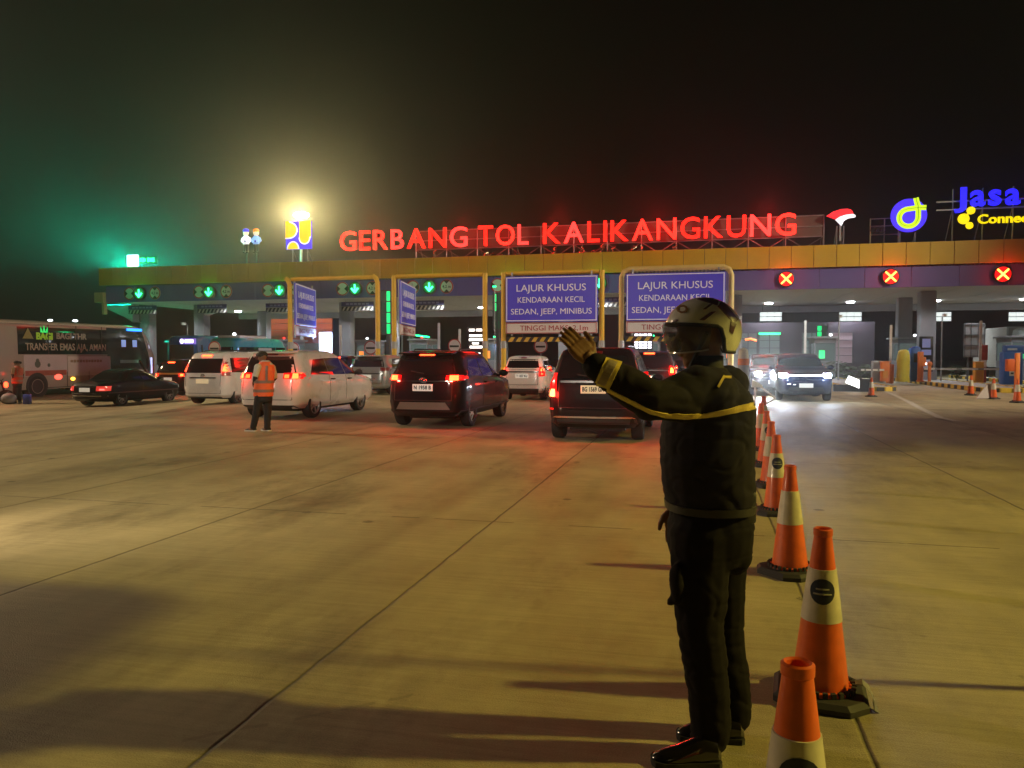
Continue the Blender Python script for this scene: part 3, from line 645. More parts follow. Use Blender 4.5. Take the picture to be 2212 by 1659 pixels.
def car(name, label, loc, sp, paint, rz=LANE, cat='car', group='cars waiting at the toll gate'):
    t = thing(name, label, cat, loc, rz, group)
    S = Shell(sp['lv'], sp.get('n', 6.0)); r = sp.get('r', .33); tw = sp.get('tw', .22)
    # body with wheel wells cut
    o = S.body().build('body', paint, t, smooth=38)
    hw = S.at(.5)[2]; c = MB()
    for x in sp['ax']:
        for sg in (1, -1):
            c.lathe([(r+.065, -.17), (r+.065, .40)], 30, T=Matrix.Translation((x, sg*(hw-.04), r+.015)) @ Matrix.Rotation(-sg*pi/2, 4, 'X'))
    cu = c.build('cutter', plast)
    md = o.modifiers.new('wells', 'BOOLEAN'); md.operation = 'DIFFERENCE'; md.object = cu; md.solver = 'EXACT'
    bpy.context.view_layer.update(); me = evalmesh(o); o.modifiers.clear(); o.data = me
    me.materials.clear(); me.materials.append(paint)
    me.polygons.foreach_set('material_index', [0]*len(me.polygons)); me.polygons.foreach_set('use_smooth', [True]*len(me.polygons)); me.set_sharp_from_angle(angle=radians(38))
    bpy.data.objects.remove(cu)
    rimm = sp.get('rim', alloy)
    for x in sp['ax']:
        for sg in (1, -1): wheel_parts(r, tw, rimm, sp.get('spokes', 7), t, x, sg*(hw-.125), sg)
    b = MB()
    for x in sp['ax']: b.tube((x, -hw+.2, r), (x, hw-.2, r), .06)
    b.box((sp['lv'][0][2]/2, 0, .26), (sp['lv'][0][2]*.72, hw*1.2, .16)); b.build('underbody', plast, t)
    # windows
    for q in sp.get('side', []):
        for sg in (1, -1):
            b = MB(); side_patch(b, S, q, sg); b.build('side_window', glass_d, t, smooth=50)
    if 'rear' in sp:
        b = MB(); end_patch(b, S, sp['rear']); o = b.build('rear_window', glass_d, t, smooth=50)
    if 'front' in sp:
        b = MB(); end_patch(b, S, sp['front'], True); b.build('windscreen', sp.get('frontmat', glass_d), t, smooth=50)
    # shut lines of tailgate and doors
    for ln in sp.get('seams', []):
        for sg in (1, -1):
            pts = []
            for i in range(len(ln)-1):
                for k in range(6):
                    u = k/5; x = ln[i][0]*(1-u)+ln[i+1][0]*u; z = ln[i][1]*(1-u)+ln[i+1][1]*u; pts.append((x, sg*(S.side(x, z)+.001), z))
            b = MB(); b.path(pts, .006, 5); b.build('shut_line', plast, t)
    if 'gate' in sp:
        yw, z0, z1 = sp['gate']
        for pts in ([(-yw, z) for z in (z0, (z0+z1)/2, z1)], [(yw, z) for z in (z0, (z0+z1)/2, z1)], [(-yw+yw*k/4, z0) for k in range(9)]):
            b = MB(); b.path([(S.end(y, z)-.001, y, z) for y, z in pts], .007, 5); b.build('shut_line', plast, t)
    # tail lamps
    for L in sp.get('tail', []):
        y0, y1, z0, z1, wrap = L['box']
        for sg in L.get('sides', (1, -1)):
            b = MB(); end_patch(b, S, rect(sg*y0, sg*y1, z0, z1), off=.012, th=.04)
            if wrap:
                zb = L.get('wz', (z0, z1)); side_patch(b, S, [(S.at(zb[0])[0]+.03, zb[0]), (wrap, (zb[0]+zb[1])/2-.02), (wrap, (zb[0]+zb[1])/2+.03), (S.at(zb[1])[0]+.03, zb[1])], sg, off=.012, th=.04)
            o = b.build('tail_light', L.get('mat', red_lens), t, smooth=50)
            for lit, mat_ in L.get('lit', []):
                a0, a1, b0, b1 = lit
                b = MB(); end_patch(b, S, rect(sg*a0, sg*a1, b0, b1), off=.02, th=.03, nu=4, nv=3); b.build('lamp', mat_, o, smooth=50)
    if sp.get('glow'):
        L = sp['tail'][0]['lit'][0][0]
        for sg in (1, -1): lamp('brake_glow', 'POINT', (S.end((L[0]+L[1])/2, (L[2]+L[3])/2)-.16, sg*(L[0]+L[1])/2, (L[2]+L[3])/2), sp['glow'], (1, .02, .012), .06, parent=t)
    if 'hb' in sp:
        z, wd = sp['hb']; b = MB(); end_patch(b, S, rect(-wd/2, wd/2, z-.022, z+.022), off=.03, th=.08, nu=4, nv=2); b.build('high_brake_light', sp.get('hbm', red_soft), t)
    if 'head' in sp:
        for (y0, y1, z0, z1) in sp['head']:
            for sg in (1, -1):
                b = MB(); end_patch(b, S, rect(sg*y0, sg*y1, z0, z1), True, off=.015, th=.04, nu=5, nv=3); b.build('headlight', sp['headmat'], t, smooth=50)
    if 'bar' in sp:
        y0, z0, z1 = sp['bar']; b = MB(); end_patch(b, S, rect(-y0, y0, z0, z1), True, off=.02, th=.04, nu=10, nv=2); b.build('light_bar', sp['barmat'], t)
    for tr in sp.get('trim', []):
        q, mat_, fr, nm = tr
        b = MB(); end_patch(b, S, q, fr, off=.014, th=.05); b.build(nm, mat_, t, smooth=50)
    if 'strim' in sp:
        for q, mat_, nm in sp['strim']:
            for sg in (1, -1):
                b = MB(); side_patch(b, S, q, sg, off=.010, th=.03, nu=12); b.build(nm, mat_, t, smooth=50)
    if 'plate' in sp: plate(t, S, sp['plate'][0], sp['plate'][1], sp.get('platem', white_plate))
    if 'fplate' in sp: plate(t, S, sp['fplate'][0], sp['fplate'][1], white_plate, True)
    # mirrors, handles, wiper, aerial, rails
    mx, mz = sp.get('mirror', (3.15, 1.08))
    for sg in (1, -1):
        b = MB(); y = S.side(mx, mz); b.ball((mx, sg*(y+.13), mz+.03), .12, 8, sc3=(.55, 1, .72)); b.tube((mx+.02, sg*(y-.02), mz-.03), (mx+.01, sg*(y+.1), mz), .03); b.build('mirror', sp.get('mirrorm', paint), t)
    for hx, hz in sp.get('handles', [(1.75, .93), (2.75, .92)]):
        for sg in (1, -1):
            b = MB(); y = S.side(hx, hz); b.path([(hx-.1, sg*(y), hz), (hx-.07, sg*(y+.035), hz), (hx+.07, sg*(y+.035), hz), (hx+.1, sg*y, hz)], .018, 6); b.build('door_handle', sp.get('handlem', paint), t)
    if sp.get('wiper'):
        z = sp['wiper']; b = MB(); b.path([(S.end(0, z)-.03, 0, z), (S.end(.3, z+.05)-.03, .30, z+.05)], .012, 5); b.build('rear_wiper', plast, t)
    if sp.get('badge'):
        z = sp['badge']; x = S.end(0, z)-.016; b = MB()
        for rx, rz_, oz in ((.085, .055, 0), (.03, .052, 0), (.06, .02, .018)):
            b.path([(x, rx*cos(2*pi*k/20), z+oz+rz_*sin(2*pi*k/20)) for k in range(21)], .008, 5)
        b.build('badge', chrome, t)
    if sp.get('rails'):
        for sg in (1, -1):
            z = S.lv[-1][0]; b = MB(); x0, x1 = sp['rails']; b.path([(x0, sg*(S.side((x0+x1)/2, z)-.06), z-.02), (x0+.12, sg*(S.side((x0+x1)/2, z)-.06), z+.045), (x1-.12, sg*(S.side((x0+x1)/2, z)-.06), z+.045), (x1, sg*(S.side((x0+x1)/2, z)-.06), z-.02)], .018, 6); b.build('roof_rail', sp.get('railm', plast), t)
    if sp.get('spoiler'):
        z, x1, hw_ = sp['spoiler']; b = MB(); b.loft([[(x1-.26+abs(y)**3*.25, y, z-.03) for y in ()] or [(x1-.24, -hw_, z-.035), (x1-.28, 0, z-.035), (x1-.24, hw_, z-.035), (x1+.2, hw_, z-.02), (x1+.2, -hw_, z-.02)], [(x1-.22, -hw_, z), (x1-.26, 0, z), (x1-.22, hw_, z), (x1+.2, hw_*.97, z+.03), (x1+.2, -hw_*.97, z+.03)]]); b.build('spoiler', paint, t, bevel=.01)
    return t, S
def paint(name, c, r=.28, m=0, coat=1): return M(name, c, r, m, coat, nz=.05, ns=2)
p_black = M('black_paint', (.008, .006, .008), .5, coat=.55, spec=.05); p_white = paint('pearl_white_paint', (.74, .72, .68)); p_silver = paint('silver_paint', (.34, .36, .37), .3, .5)
p_dark = M('dark_bronze_paint', (.014, .009, .009), .5, coat=.5, spec=.05); p_navy = M('dark_blue_paint', (.010, .013, .035), .5, coat=.45, spec=.05)
def mpv(L=4.7, W=1.82, H=1.74, hood=.95, n=6.5, base=.24):
    w = W/2
    return [(base, .14, L-.12, w*.88), (base+.1, .03, L-.03, w*.96), (.58, 0, L, w*.99), (.76, .015, L-.02, w), (hood-.06, .04, L-.16, w*.995), (hood, .05, L-.42, w*.985), (hood+.09, .07, L-1.02, w*.97),
            (hood+.16, .09, L-1.18, w*.95), (H-.42, .17, L-1.58, w*.875), (H-.17, .29, L-2.02, w*.79), (H-.07, .38, L-2.28, w*.735), (H-.02, .62, L-2.55, w*.66)]
# dark crossover in the middle
zen = dict(glow=24, lv=mpv(4.72, 1.84, 1.72, 1.0, base=.27), n=8, ax=(.88, 3.70), r=.36, spokes=10, rim=alloy_gold,
    side=[[(.62, 1.16), (1.65, 1.13), (1.62, 1.52), (.95, 1.52)], [(1.72, 1.13), (2.62, 1.12), (2.48, 1.53), (1.70, 1.53)], [(2.70, 1.12), (3.45, 1.11), (2.85, 1.51), (2.56, 1.53)]],
    rear=[(-.72, 1.20), (.72, 1.20), (.60, 1.58), (-.60, 1.58)], front=[(-.78, 1.13), (.78, 1.13), (.6, 1.6), (-.6, 1.6)],
    tail=[dict(box=(.52, .86, 1.06, 1.17, .55), lit=[((.60, .78, 1.06, 1.17), red_lit)])], hb=(1.625, .34), hbm=red_lit,
    plate=(.90, 'N 1958 B'), badge=1.065, gate=(.66, .62, 1.16), spoiler=(1.66, .40, .62), rails=(.9, 2.9), wiper=1.21, mirror=(3.28, 1.13),
    trim=[([(-.62, .42), (.62, .42), (.52, .58), (-.52, .58)], M('satin_silver', (.32, .32, .34), .3, .8), False, 'skid_plate'), ([(-.82, 1.03), (.82, 1.03), (.82, 1.05), (-.82, 1.05)], chrome, False, 'chrome_strip')],
    strim=[([(.2, .28), (4.4, .28), (4.4, .40), (.2, .40)], plast, 'side_sill')], handles=[(1.85, .98), (2.85, .96)], seams=[[(1.66, 1.12), (1.70, .42)], [(2.66, 1.11), (2.70, .42)]])
u_ = (912-1106)/1661; car('parked_crossover', 'dark crossover with glowing brake lights and silver skid plate, its right flank in view', (u_*16.75, 16.75, 0), zen, p_black)
# dark van with cream plate, nearest
bgv = dict(glow=28, lv=mpv(4.55, 1.80, 1.76, .98, base=.27), n=9, ax=(.82, 3.50), r=.34, tw=.22, spokes=6,
    side=[[(.50, 1.14), (1.55, 1.12), (1.52, 1.55), (.72, 1.55)], [(1.62, 1.12), (2.5, 1.11), (2.40, 1.56), (1.60, 1.56)], [(2.58, 1.11), (3.25, 1.10), (2.70, 1.53), (2.48, 1.56)]],
    rear=[(-.70, 1.18), (.70, 1.18), (.60, 1.60), (-.60, 1.60)], front=[(-.76, 1.13), (.76, 1.13), (.6, 1.6), (-.6, 1.6)],
    tail=[dict(box=(.69, .885, .84, 1.28, .26), lit=[((.72, .87, .84, .98), E('hot_brake_lamp', (1, .07, .02), 26))])], hb=(1.66, .26), hbm=M('dark_red_lens', (.2, .01, .01), .3),
    plate=(.98, 'BG 1569 GA'), platem=yellow_plate, gate=(.64, .64, 1.14), rails=(.8, 2.8), wiper=1.2,
    trim=[([(-.62, 1.10), (.62, 1.10), (.62, 1.145), (-.62, 1.145)], M('dull_chrome', (.4, .38, .38), .25, 1), False, 'garnish'), ([(-.78, .45), (.78, .45), (.70, .485), (-.70, .485)], chrome, False, 'bumper_strip'), ([(-.80, .34), (.80, .34), (.78, .43), (-.78, .43)], plast, False, 'bumper_step'), ([(-.84, .60), (-.74, .60), (-.74, .63), (-.84, .63)], red_lens, False, 'reflector'), ([(.74, .60), (.84, .60), (.84, .63), (.74, .63)], red_lens, False, 'reflector')],
    seams=[[(1.58, 1.11), (1.62, .40)], [(2.54, 1.10), (2.58, .40)]])
u_ = (1281-1106)/1661; car('parked_minivan', 'near black minivan with cream number plate, half hidden by the outstretched arm', (u_*14.0, 14.0, 0), bgv, p_black)
# dark car behind it
cv = dict(bgv); cv['tail'] = [dict(box=(.66, .87, .98, 1.26, .3), lit=[((.70, .86, 1.04, 1.2), E('orange_brake_lamp', (1, .06, .006), 40))])]; cv['glow'] = 60; cv['hb'] = (1.67, .34); cv['hbm'] = red_lit; cv.pop('plate'); cv.pop('platem')
u_ = (1401-1106)/1661; car('parked_minivan', 'dark minivan with glowing lamps queued between the near minivan and the helmeted man', (u_*25, 25, 0), cv, p_dark)
# white innova-like van
inn = dict(glow=11, lv=mpv(4.72, 1.83, 1.74, .98, base=.27), n=8, ax=(.86, 3.61), r=.35, spokes=5,
    side=[[(.66, 1.12), (1.62, 1.10), (1.60, 1.53), (1.0, 1.50)], [(1.64, 1.10), (2.58, 1.09), (2.46, 1.54), (1.62, 1.53)], [(2.61, 1.09), (3.5, 1.08), (2.82, 1.52), (2.49, 1.54)]],
    rear=[(-.74, 1.16), (.74, 1.16), (.58, 1.58), (-.58, 1.58)], front=[(-.78, 1.12), (.78, 1.12), (.6, 1.6), (-.6, 1.6)],
    tail=[dict(box=(.44, .885, 1.02, 1.17, .42), lit=[((.68, .82, 1.03, 1.16), red_lit), ((.48, .60, 1.04, 1.13), E('orange_lamp', (1, .05, .008), 9))])], hb=(1.63, .3), hbm=M('dark_red_lens', (.2, .01, .01), .3),
    plate=(.88, ''), gate=(.68, .50, 1.14), spoiler=(1.69, .38, .6), wiper=1.18, handles=[(1.80, .98), (2.80, .97)], handlem=plast, mirrorm=plast, mirror=(3.22, 1.10),
    seams=[[(1.63, 1.09), (1.68, .40)], [(2.60, 1.08), (2.64, .40)]], trim=[([(-.76, .26), (.76, .26), (.7, .36), (-.7, .36)], plast, False, 'bumper_insert')])
u_ = (574-1106)/1661; car('parked_minivan', 'white minivan seen from behind its right flank, beside the man in the orange vest', (u_*19.1, 19.1, 0), inn, p_white)
# tall pale van to its left
sr = dict(glow=8, lv=mpv(4.75, 1.72, 1.80, 1.02, base=.24), n=10, ax=(.80, 3.66), r=.31, spokes=7,
    side=[[(.45, 1.10), (1.60, 1.08), (1.60, 1.58), (.55, 1.58)], [(1.68, 1.08), (2.7, 1.06), (2.6, 1.58), (1.68, 1.58)], [(2.78, 1.06), (3.5, 1.05), (2.95, 1.54), (2.66, 1.57)]],
    rear=[(-.66, 1.08), (.66, 1.08), (.60, 1.56), (-.60, 1.56)], front=[(-.76, 1.12), (.76, 1.12), (.6, 1.6), (-.6, 1.6)],
    tail=[dict(box=(.69, .835, .98, 1.56, .18), mat=M('clear_red_lens', (.32, .10, .08), .2, coat=.6), lit=[((.70, .82, 1.13, 1.36), red_lit)])], hb=(1.66, .36), hbm=red_lit,
    plate=(.80, ''), platem=yellow_plate, gate=(.66, .40, 1.06), badge=.98, handlem=chrome,
    trim=[([(-.5, .90), (.5, .90), (.5, .935), (-.5, .935)], chrome, False, 'garnish'), ([(-.80, .24), (.80, .24), (.80, .28), (-.80, .28)], plast, False, 'bumper_edge')], seams=[[(1.64, 1.08), (1.66, .36)]], rails=(.8, 2.9))
u_ = (436-1106)/1661; x_ = u_*25.6; car('parked_van', 'tall cream white van with upright tail lamps just left of the man in the vest', (x_, 25.6, gz(x_)), sr, p_white)
# small white car ahead
cal = dict(glow=8, lv=mpv(4.07, 1.62, 1.60, .96, base=.26), n=8, ax=(.66, 3.18), r=.29, spokes=6,
    side=[[(.40, 1.06), (1.4, 1.05), (1.38, 1.42), (.6, 1.42)], [(1.46, 1.05), (2.2, 1.04), (2.15, 1.43), (1.45, 1.42)], [(2.28, 1.04), (2.85, 1.03), (2.4, 1.4), (2.22, 1.42)]],
    rear=[(-.62, 1.10), (.62, 1.10), (.52, 1.47), (-.52, 1.47)], front=[(-.68, 1.08), (.68, 1.08), (.55, 1.46), (-.55, 1.46)],
    tail=[dict(box=(.62, .795, .86, 1.20, .22), lit=[((.66, .78, 1.05, 1.17), red_lit), ((.68, .74, .92, .97), red_soft)])], plate=(.87, 'T 1357 KU'),
    trim=[([(-.6, 1.0), (.6, 1.0), (.6, 1.04), (-.6, 1.04)], chrome, False, 'garnish'), ([(-.72, .26), (.72, .26), (.72, .42), (-.72, .42)], plast, False, 'bumper_insert')], gate=(.58, .56, 1.06), hb=(1.52, .2), hbm=M('dark_red_lens', (.2, .01, .01), .3), mirror=(2.7, 1.05), handles=[(1.5, .92)], seams=[[(1.42, 1.05), (1.44, .4)]])
u_ = (1127-1106)/1661; car('parked_hatchback', 'small white car with dark rear window queued under the first blue board', (u_*27.4, 27.4, 0), cal, p_white)
# silver car right of the white van
sil = dict(lv=mpv(4.5, 1.80, 1.64, .98, base=.27), n=8, ax=(.85, 3.52), r=.34, side=inn['side'], rear=[(-.72, 1.14), (.72, 1.14), (.58, 1.5), (-.58, 1.5)], front=inn['front'],
    tail=[dict(box=(.6, .87, .98, 1.12, .4), mat=M('dim_red_lens', (.2, .02, .02), .2, coat=.6))], plate=(.75, ''), gate=(.66, .5, 1.12), spoiler=(1.59, .36, .58), trim=[([(-.8, .45), (.8, .45), (.8, .47), (-.8, .47)], chrome, False, 'garnish'), ([(-.7, .86), (.7, .86), (.7, .89), (-.7, .89)], chrome, False, 'upper_garnish')])
sil['side'] = [[(x, z-.05) for x, z in q] for q in inn['side']]
u_ = (790-1106)/1661; car('parked_crossover', 'silver grey car catching green light between the white minivan and a yellow post', (u_*31, 31, 0), sil, p_silver)
# car ahead with only its high lamp in view
far = dict(cal); far['hb'] = (1.50, .3); far['hbm'] = red_lit; far.pop('plate'); far['tail'] = []; far['glow'] = 0
u_ = (722-1106)/1661; car('parked_hatchback', 'dark car peeping over the white minivan with one small red roof lamp', (u_*37, 37, 0), far, p_navy)
# black sedan
W = .87
sed = dict(lv=[(.22, .18, 4.42, W*.88), (.32, .05, 4.5, W*.96), (.55, 0, 4.55, W), (.74, .02, 4.5, W*.995), (.82, .05, 4.36, W*.985), (.90, .12, 4.05, W*.97), (.95, .55, 3.45, W*.94), (.99, .88, 3.28, W*.90), (1.20, 1.22, 2.80, W*.79), (1.34, 1.52, 2.42, W*.70), (1.40, 1.85, 2.15, W*.60)], n=6.5, ax=(.96, 3.68), r=.325, spokes=8,
    side=[[(1.20, .985), (2.08, .985), (2.06, 1.28), (1.58, 1.26)], [(2.14, .985), (3.02, .985), (2.45, 1.27), (2.12, 1.29)]], rear=[(-.6, 1.02), (.6, 1.02), (.48, 1.30), (-.48, 1.30)], front=[(-.62, 1.03), (.62, 1.03), (.48, 1.3), (-.48, 1.3)],
    tail=[dict(box=(.50, .82, .62, .80, .40), mat=M('pale_red_lens', (.55, .10, .08), .15, coat=.8, e=(1, .05, .04), es=.6), lit=[((.62, .76, .65, .70), E('pink_lamp', (1, .12, .1), 3)), ])],
    plate=(.66, ''), gate=(.48, .52, .86), mirror=(3.0, 1.0), handles=[(1.75, .84), (2.68, .82)], trim=[([(-.3, .79), (.3, .79), (.3, .815), (-.3, .815)], chrome, False, 'garnish'), ([(-.78, .42), (.78, .42), (.78, .44), (-.78, .44)], chrome, False, 'bumper_strip')],
    strim=[([(.3, .52), (4.2, .52), (4.2, .56), (.3, .56)], M('dark_trim', (.08, .03, .03), .3), 'rub_strip')], seams=[[(2.10, .98), (2.08, .36)]], head=[(.45, .75, .60, .72)], headmat=M('clear_lens', (.6, .7, .7), .1))
q = V(-16.0, 28.75, 0); car('parked_sedan', 'black sedan with pale plate standing in front of the dark coach', (q.x, q.y, gz(q.x)), sed, p_black)
# gold backed dark car ahead of the sedan
gs = dict(bgv); gs['glow'] = 10; gs['tail'] = [dict(box=(.60, .86, .92, 1.08, .3), lit=[((.66, .82, .94, 1.06), red_lit)])]; gs['hb'] = (1.62, .36); gs['hbm'] = red_lit; gs['plate'] = (.80, ''); gs['platem'] = white_plate
gs['trim'] = [([(-.6, 1.02), (.6, 1.02), (.6, 1.10), (-.6, 1.10)], M('gold_trim', (.6, .42, .12), .3, .8), False, 'garnish')]
u_ = (362-1106)/1661; x_ = u_*38; car('parked_minivan', 'dark car with gold coloured strip and red lamps ahead of the black sedan', (x_, 38, gz(x_)), gs, p_dark)
# beige roof beside it
u_ = (415-1106)/1661; x_ = u_*42; bs = dict(far); bs['hb'] = (1.5, .2); bs['hbm'] = M('dark_red_lens', (.2, .01, .01), .3); car('parked_hatchback', 'beige car mostly hidden behind the tall cream van and the gold striped car', (x_, 42, gz(x_)), bs, paint('beige_paint', (.45, .36, .26)))
# oncoming cars
hl_white = E('headlight_white', (.70, .85, 1), 260); hl_soft = E('daylight_bar', (.85, .93, 1), 9)
on = dict(lv=mpv(4.7, 1.90, 1.68, 1.0, base=.25), n=7, ax=(.9, 3.75), r=.36, spokes=5, side=inn['side'], rear=inn['rear'], front=[(-.76, 1.14), (.76, 1.14), (.58, 1.55), (-.58, 1.55)],
    head=[(.60, .86, .84, .97)], headmat=hl_white, bar=(.58, .885, .925), barmat=hl_soft, fplate=(.56, ''), mirror=(3.2, 1.14),
    trim=[([(-.6, .36), (.6, .36), (.55, .50), (-.55, .50)], M('grille_black', (.01, .01, .012), .3), True, 'grille'), ([(-.62, .60), (-.50, .60), (-.50, .615), (-.62, .615)], E('running_light', (.9, .95, 1), 5), True, 'running_light'), ([(-.42, .585), (-.34, .585), (-.34, .60), (-.42, .60)], E('running_light', (.9, .95, 1), 5), True, 'running_light')])
u_ = (1742-1106)/1661; Yf = 26.6; fr = V(u_*Yf, Yf, 0); rear = fr+DIR*4.7
t, S = car('oncoming_crossover', 'dark oncoming crossover with white light bar joining its headlights', (rear.x, rear.y, 0), on, p_navy, LANE+pi, group='cars facing the camera')
for sg in (1, -1): lamp('headlight_glow', 'POINT', (4.95, sg*.72, .95), 40, (.6, .75, 1), .08, parent=t)
for sg in (1, -1): lamp('headlight_beam', 'SPOT', (4.85, sg*.72, .9), 60, (.72, .84, 1), .06, cone=60, blend=1, parent=t).rotation_euler = (radians(94), 0, -pi/2)
on2 = dict(on); on2.pop('bar'); on2['head'] = [(.5, .72, .80, .95)]; on2['headmat'] = E('headlight_dazzle', (1, .98, .9), 500); on2['trim'] = [([(-.5, .62), (.5, .62), (.5, .78), (-.5, .78)], chrome, True, 'grille')]
u_ = (1674-1106)/1661; Yf = 30; fr = V(u_*Yf, Yf, 0); rear = fr+DIR*4.7
t, S = car('oncoming_crossover', 'oncoming dark car with dazzling headlights just right of the helmeted man', (rear.x, rear.y, 0), on2, p_black, LANE+pi, group='cars facing the camera')
lamp('headlight_glow', 'POINT', (4.95, -.61, .9), 150, (.85, .93, 1), .08, parent=t)
for sg, pw in ((1, 160), (-1, 700)): lamp('headlight_beam', 'SPOT', (4.9, sg*.62, .9), pw, (.8, .9, 1), .06, cone=75, blend=1, parent=t).rotation_euler = (radians(94), 0, -pi/2)

# ---- coach, buses, truck
def big(name, label, cat, loc, L, W, H, paintm, rz=LANE, group='buses and trucks at the gate', base=.35, n=9, slope=.5):
    t = thing(name, label, cat, loc, rz, group); w = W/2
    S = Shell([(base, .06, L-.06, w*.97), (.6, 0, L, w), (1.4, 0, L, w), (H*.55, .02, L-.05, w*.995), (H*.8, .05, L-slope*.45, w*.98), (H-.18, .10, L-slope*.85, w*.95), (H-.05, .22, L-slope*1.1, w*.88), (H, .5, L-slope*1.4, w*.72)], n)
    return t, S
x_ = -22.5; q = V(x_, 36.4, gz(x_))-DIR*3.2-ACR*1.25
t, S = big('coach_bus', 'long dark coach with advertising panels along its side at the left edge', 'bus', (q.x, q.y, gz(x_)), 11.7, 2.5, 3.62, None, slope=1.1)
bodyp = paint('coach_cream', (.38, .32, .26), .45); cb = paint('coach_black', (.012, .016, .018), .2)
o = S.body(4, 96).build('body', bodyp, t)
def sp(b, x0, x1, z0, z1, off=.008, x0t=None, x1t=None, th=.03): side_patch(b, S, [(x0, z0), (x1, z0), (x1 if x1t is None else x1t, z1), (x0 if x0t is None else x0t, z1)], -1, off, th, 14, 6)
b = MB(); sp(b, 2.2, 9.6, 2.02, 3.5); b.build('window_band', glass_d, t, smooth=50)
b = MB()
for x in (3.9, 5.6, 7.3): b.box((x, -1.262, 2.75), (.03, .02, 1.4))
b.build('window_seam', plast, t)
b = MB()
for x in (2.3, 5.0, 6.4, 7.8): b.box((x, -1.257, .78), (.02, .02, .75))
b.box((5.2, -1.257, .42), (4.2, .02, .03)); b.build('panel_seam', plast, t)
b = MB(); sp(b, 7.7, 11.2, 1.0, 3.42, .009, x1t=10.4); b.build('front_flank', cb, t, smooth=50)
b = MB(); end_patch(b, S, rect(-1.15, 1.15, 1.1, 3.1), True, .01); b.build('windscreen', glass_d, t, smooth=50)
b = MB(); sp(b, 2.5, 5.0, .98, 1.98, .012); o = b.build('advert_panel', M('advert_poster', (.55, .48, .48), .5, nz=.15, ns=2), t, smooth=50)
b = MB(); sp(b, 2.55, 4.95, 1.0, 1.25, .018); o2 = b.build('poster_red', M('poster_red', (.40, .10, .06), .5, nz=.4, ns=5), o, smooth=50)
b = MB()
for x, z, r_ in ((3.25, 1.55, .17), (3.25, 1.72, .1), (3.9, 1.5, .09)): b.lathe([(r_, 0), (.01, .02)], 16, T=Matrix.Translation((x, -S.side(x, z)-.016, z)) @ Matrix.Rotation(pi/2, 4, 'X'))
b.build('poster_figure', M('poster_dark', (.1, .12, .09), .6), o)
b = MB(); sp(b, 5.05, 7.9, .95, 1.92, .012); o = b.build('advert_panel', M('advert_white', (.60, .55, .50), .5, nz=.12, ns=1.5), t, smooth=50)
b = MB()
for i in range(11): b.box((5.3+i*.19, -S.side(6, 1.7)-.018, 1.68), (.14, .015, .12+.02*(i % 2)))
b.build('small_lettering', M('advert_text', (.32, .22, .12), .6), o)
b = MB(); yy = -S.side(5, 2.6)-.012
text(b, 'BAGI THR', (5.35, yy-.0, 2.78), (1, 0, 0), (0, 0, 1), .30, 1.9, .02, .03); text(b, 'TRANSFER EMAS AJA, AMAN', (5.1, yy-.0, 2.22), (1, 0, 0), (0, 0, 1), .34, 5.0, .02, .02); b.build('window_lettering', M('coach_lettering', (.40, .35, .27), .5), t, smooth=0)
b = MB(); text(b, 'BAGI', (3.7, yy-.0, 2.74), (1, 0, 0), (0, 0, 1), .34, .95, .02, .05); b.build('window_lettering', M('coach_lettering_green', (.35, .5, .03), .5, e=(.4, 1, .05), es=.12), t, smooth=0)
b = MB()
for sx, h_ in ((-1, .4), (0, .5), (1, .4)): b.prism([(3.7+sx*.14-.07, 3.06), (3.7+sx*.14+.07, 3.06), (3.7+sx*.2, 3.06+h_*.7)], .02, (0, yy+.03, 0), (1, 0, 0), (0, 0, 1))
b.prism([(2.45, 2.75), (3.05, 2.75), (2.75, 3.25)], .02, (0, yy, 0), (1, 0, 0), (0, 0, 1), 1)
b.build('window_emblem', [M('leaf_green', (.05, .6, .1), .5, e=(.03, 1, .2), es=.7), M('emblem_gold', (.3, .28, .08), .5)], t, smooth=0)
b = MB(); b.path([(-.0, -1.22, 3.45), (2, -1.235, 3.47), (9.4, -1.235, 3.47)], .035, 6); b.build('roof_strip', M('strip_pale', (.6, .55, .45), .4), t)
b = MB(); b.box((9.75, -1.235, 3.38), (1.15, .05, .14)); b.build('blue_light', E('blue_strip_light', (.02, .22, 1), 3.5), t, bevel=.02)
b = MB(); sp(b, 8.6, 10.3, 1.55, 1.72, .016, x0t=8.6, x1t=10.0); sp(b, 10.0, 10.75, 1.05, 1.2, .016); b.path([(10.1, -1.27, 1.68), (10.5, -1.26, 1.2), (10.7, -1.25, .95)], .06, 6); b.build('chrome_swoosh', chrome, t, smooth=50)
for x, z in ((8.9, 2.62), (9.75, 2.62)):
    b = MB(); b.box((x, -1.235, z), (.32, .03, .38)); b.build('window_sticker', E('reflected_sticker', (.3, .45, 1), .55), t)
b = MB(); b.box((11.1, -1.10, 1.4), (.06, .3, .9)); b.build('door_screen', E('lit_door', (.55, .6, 1), 1.4), t)
for x in (3.2, 9.3):
    b = MB(); b.lathe([(.60, -.1), (.60, .28)], 28, T=Matrix.Translation((x, -1.0, .55)) @ Matrix.Rotation(pi/2, 4, 'X')); b.build('wheel_arch', plast, t)
for x in (3.2, 9.3):
    for sg in (1, -1): wheel_parts(.50, .28, M('steel_rim', (.40, .36, .30), .4, .8), 8, t, x, sg*1.14 if sg > 0 else -1.16, sg)
for x, m_, nm in ((4.45, E('side_marker_red', (1, .08, .05), 3), 'side_marker'), (5.35, amber_lit, 'side_marker'), (7.2, amber_lit, 'side_marker')):
    b = MB(); b.ball((x, -1.26, .80 if m_ is amber_lit else .92), .10 if m_ is amber_lit else .17, 8, sc3=(1.4, .3, .8)); b.build(nm, m_, t)
b = MB(); end_patch(b, S, rect(-1.1, -.7, .8, 1.2)); b.build('tail_light', red_soft, t)
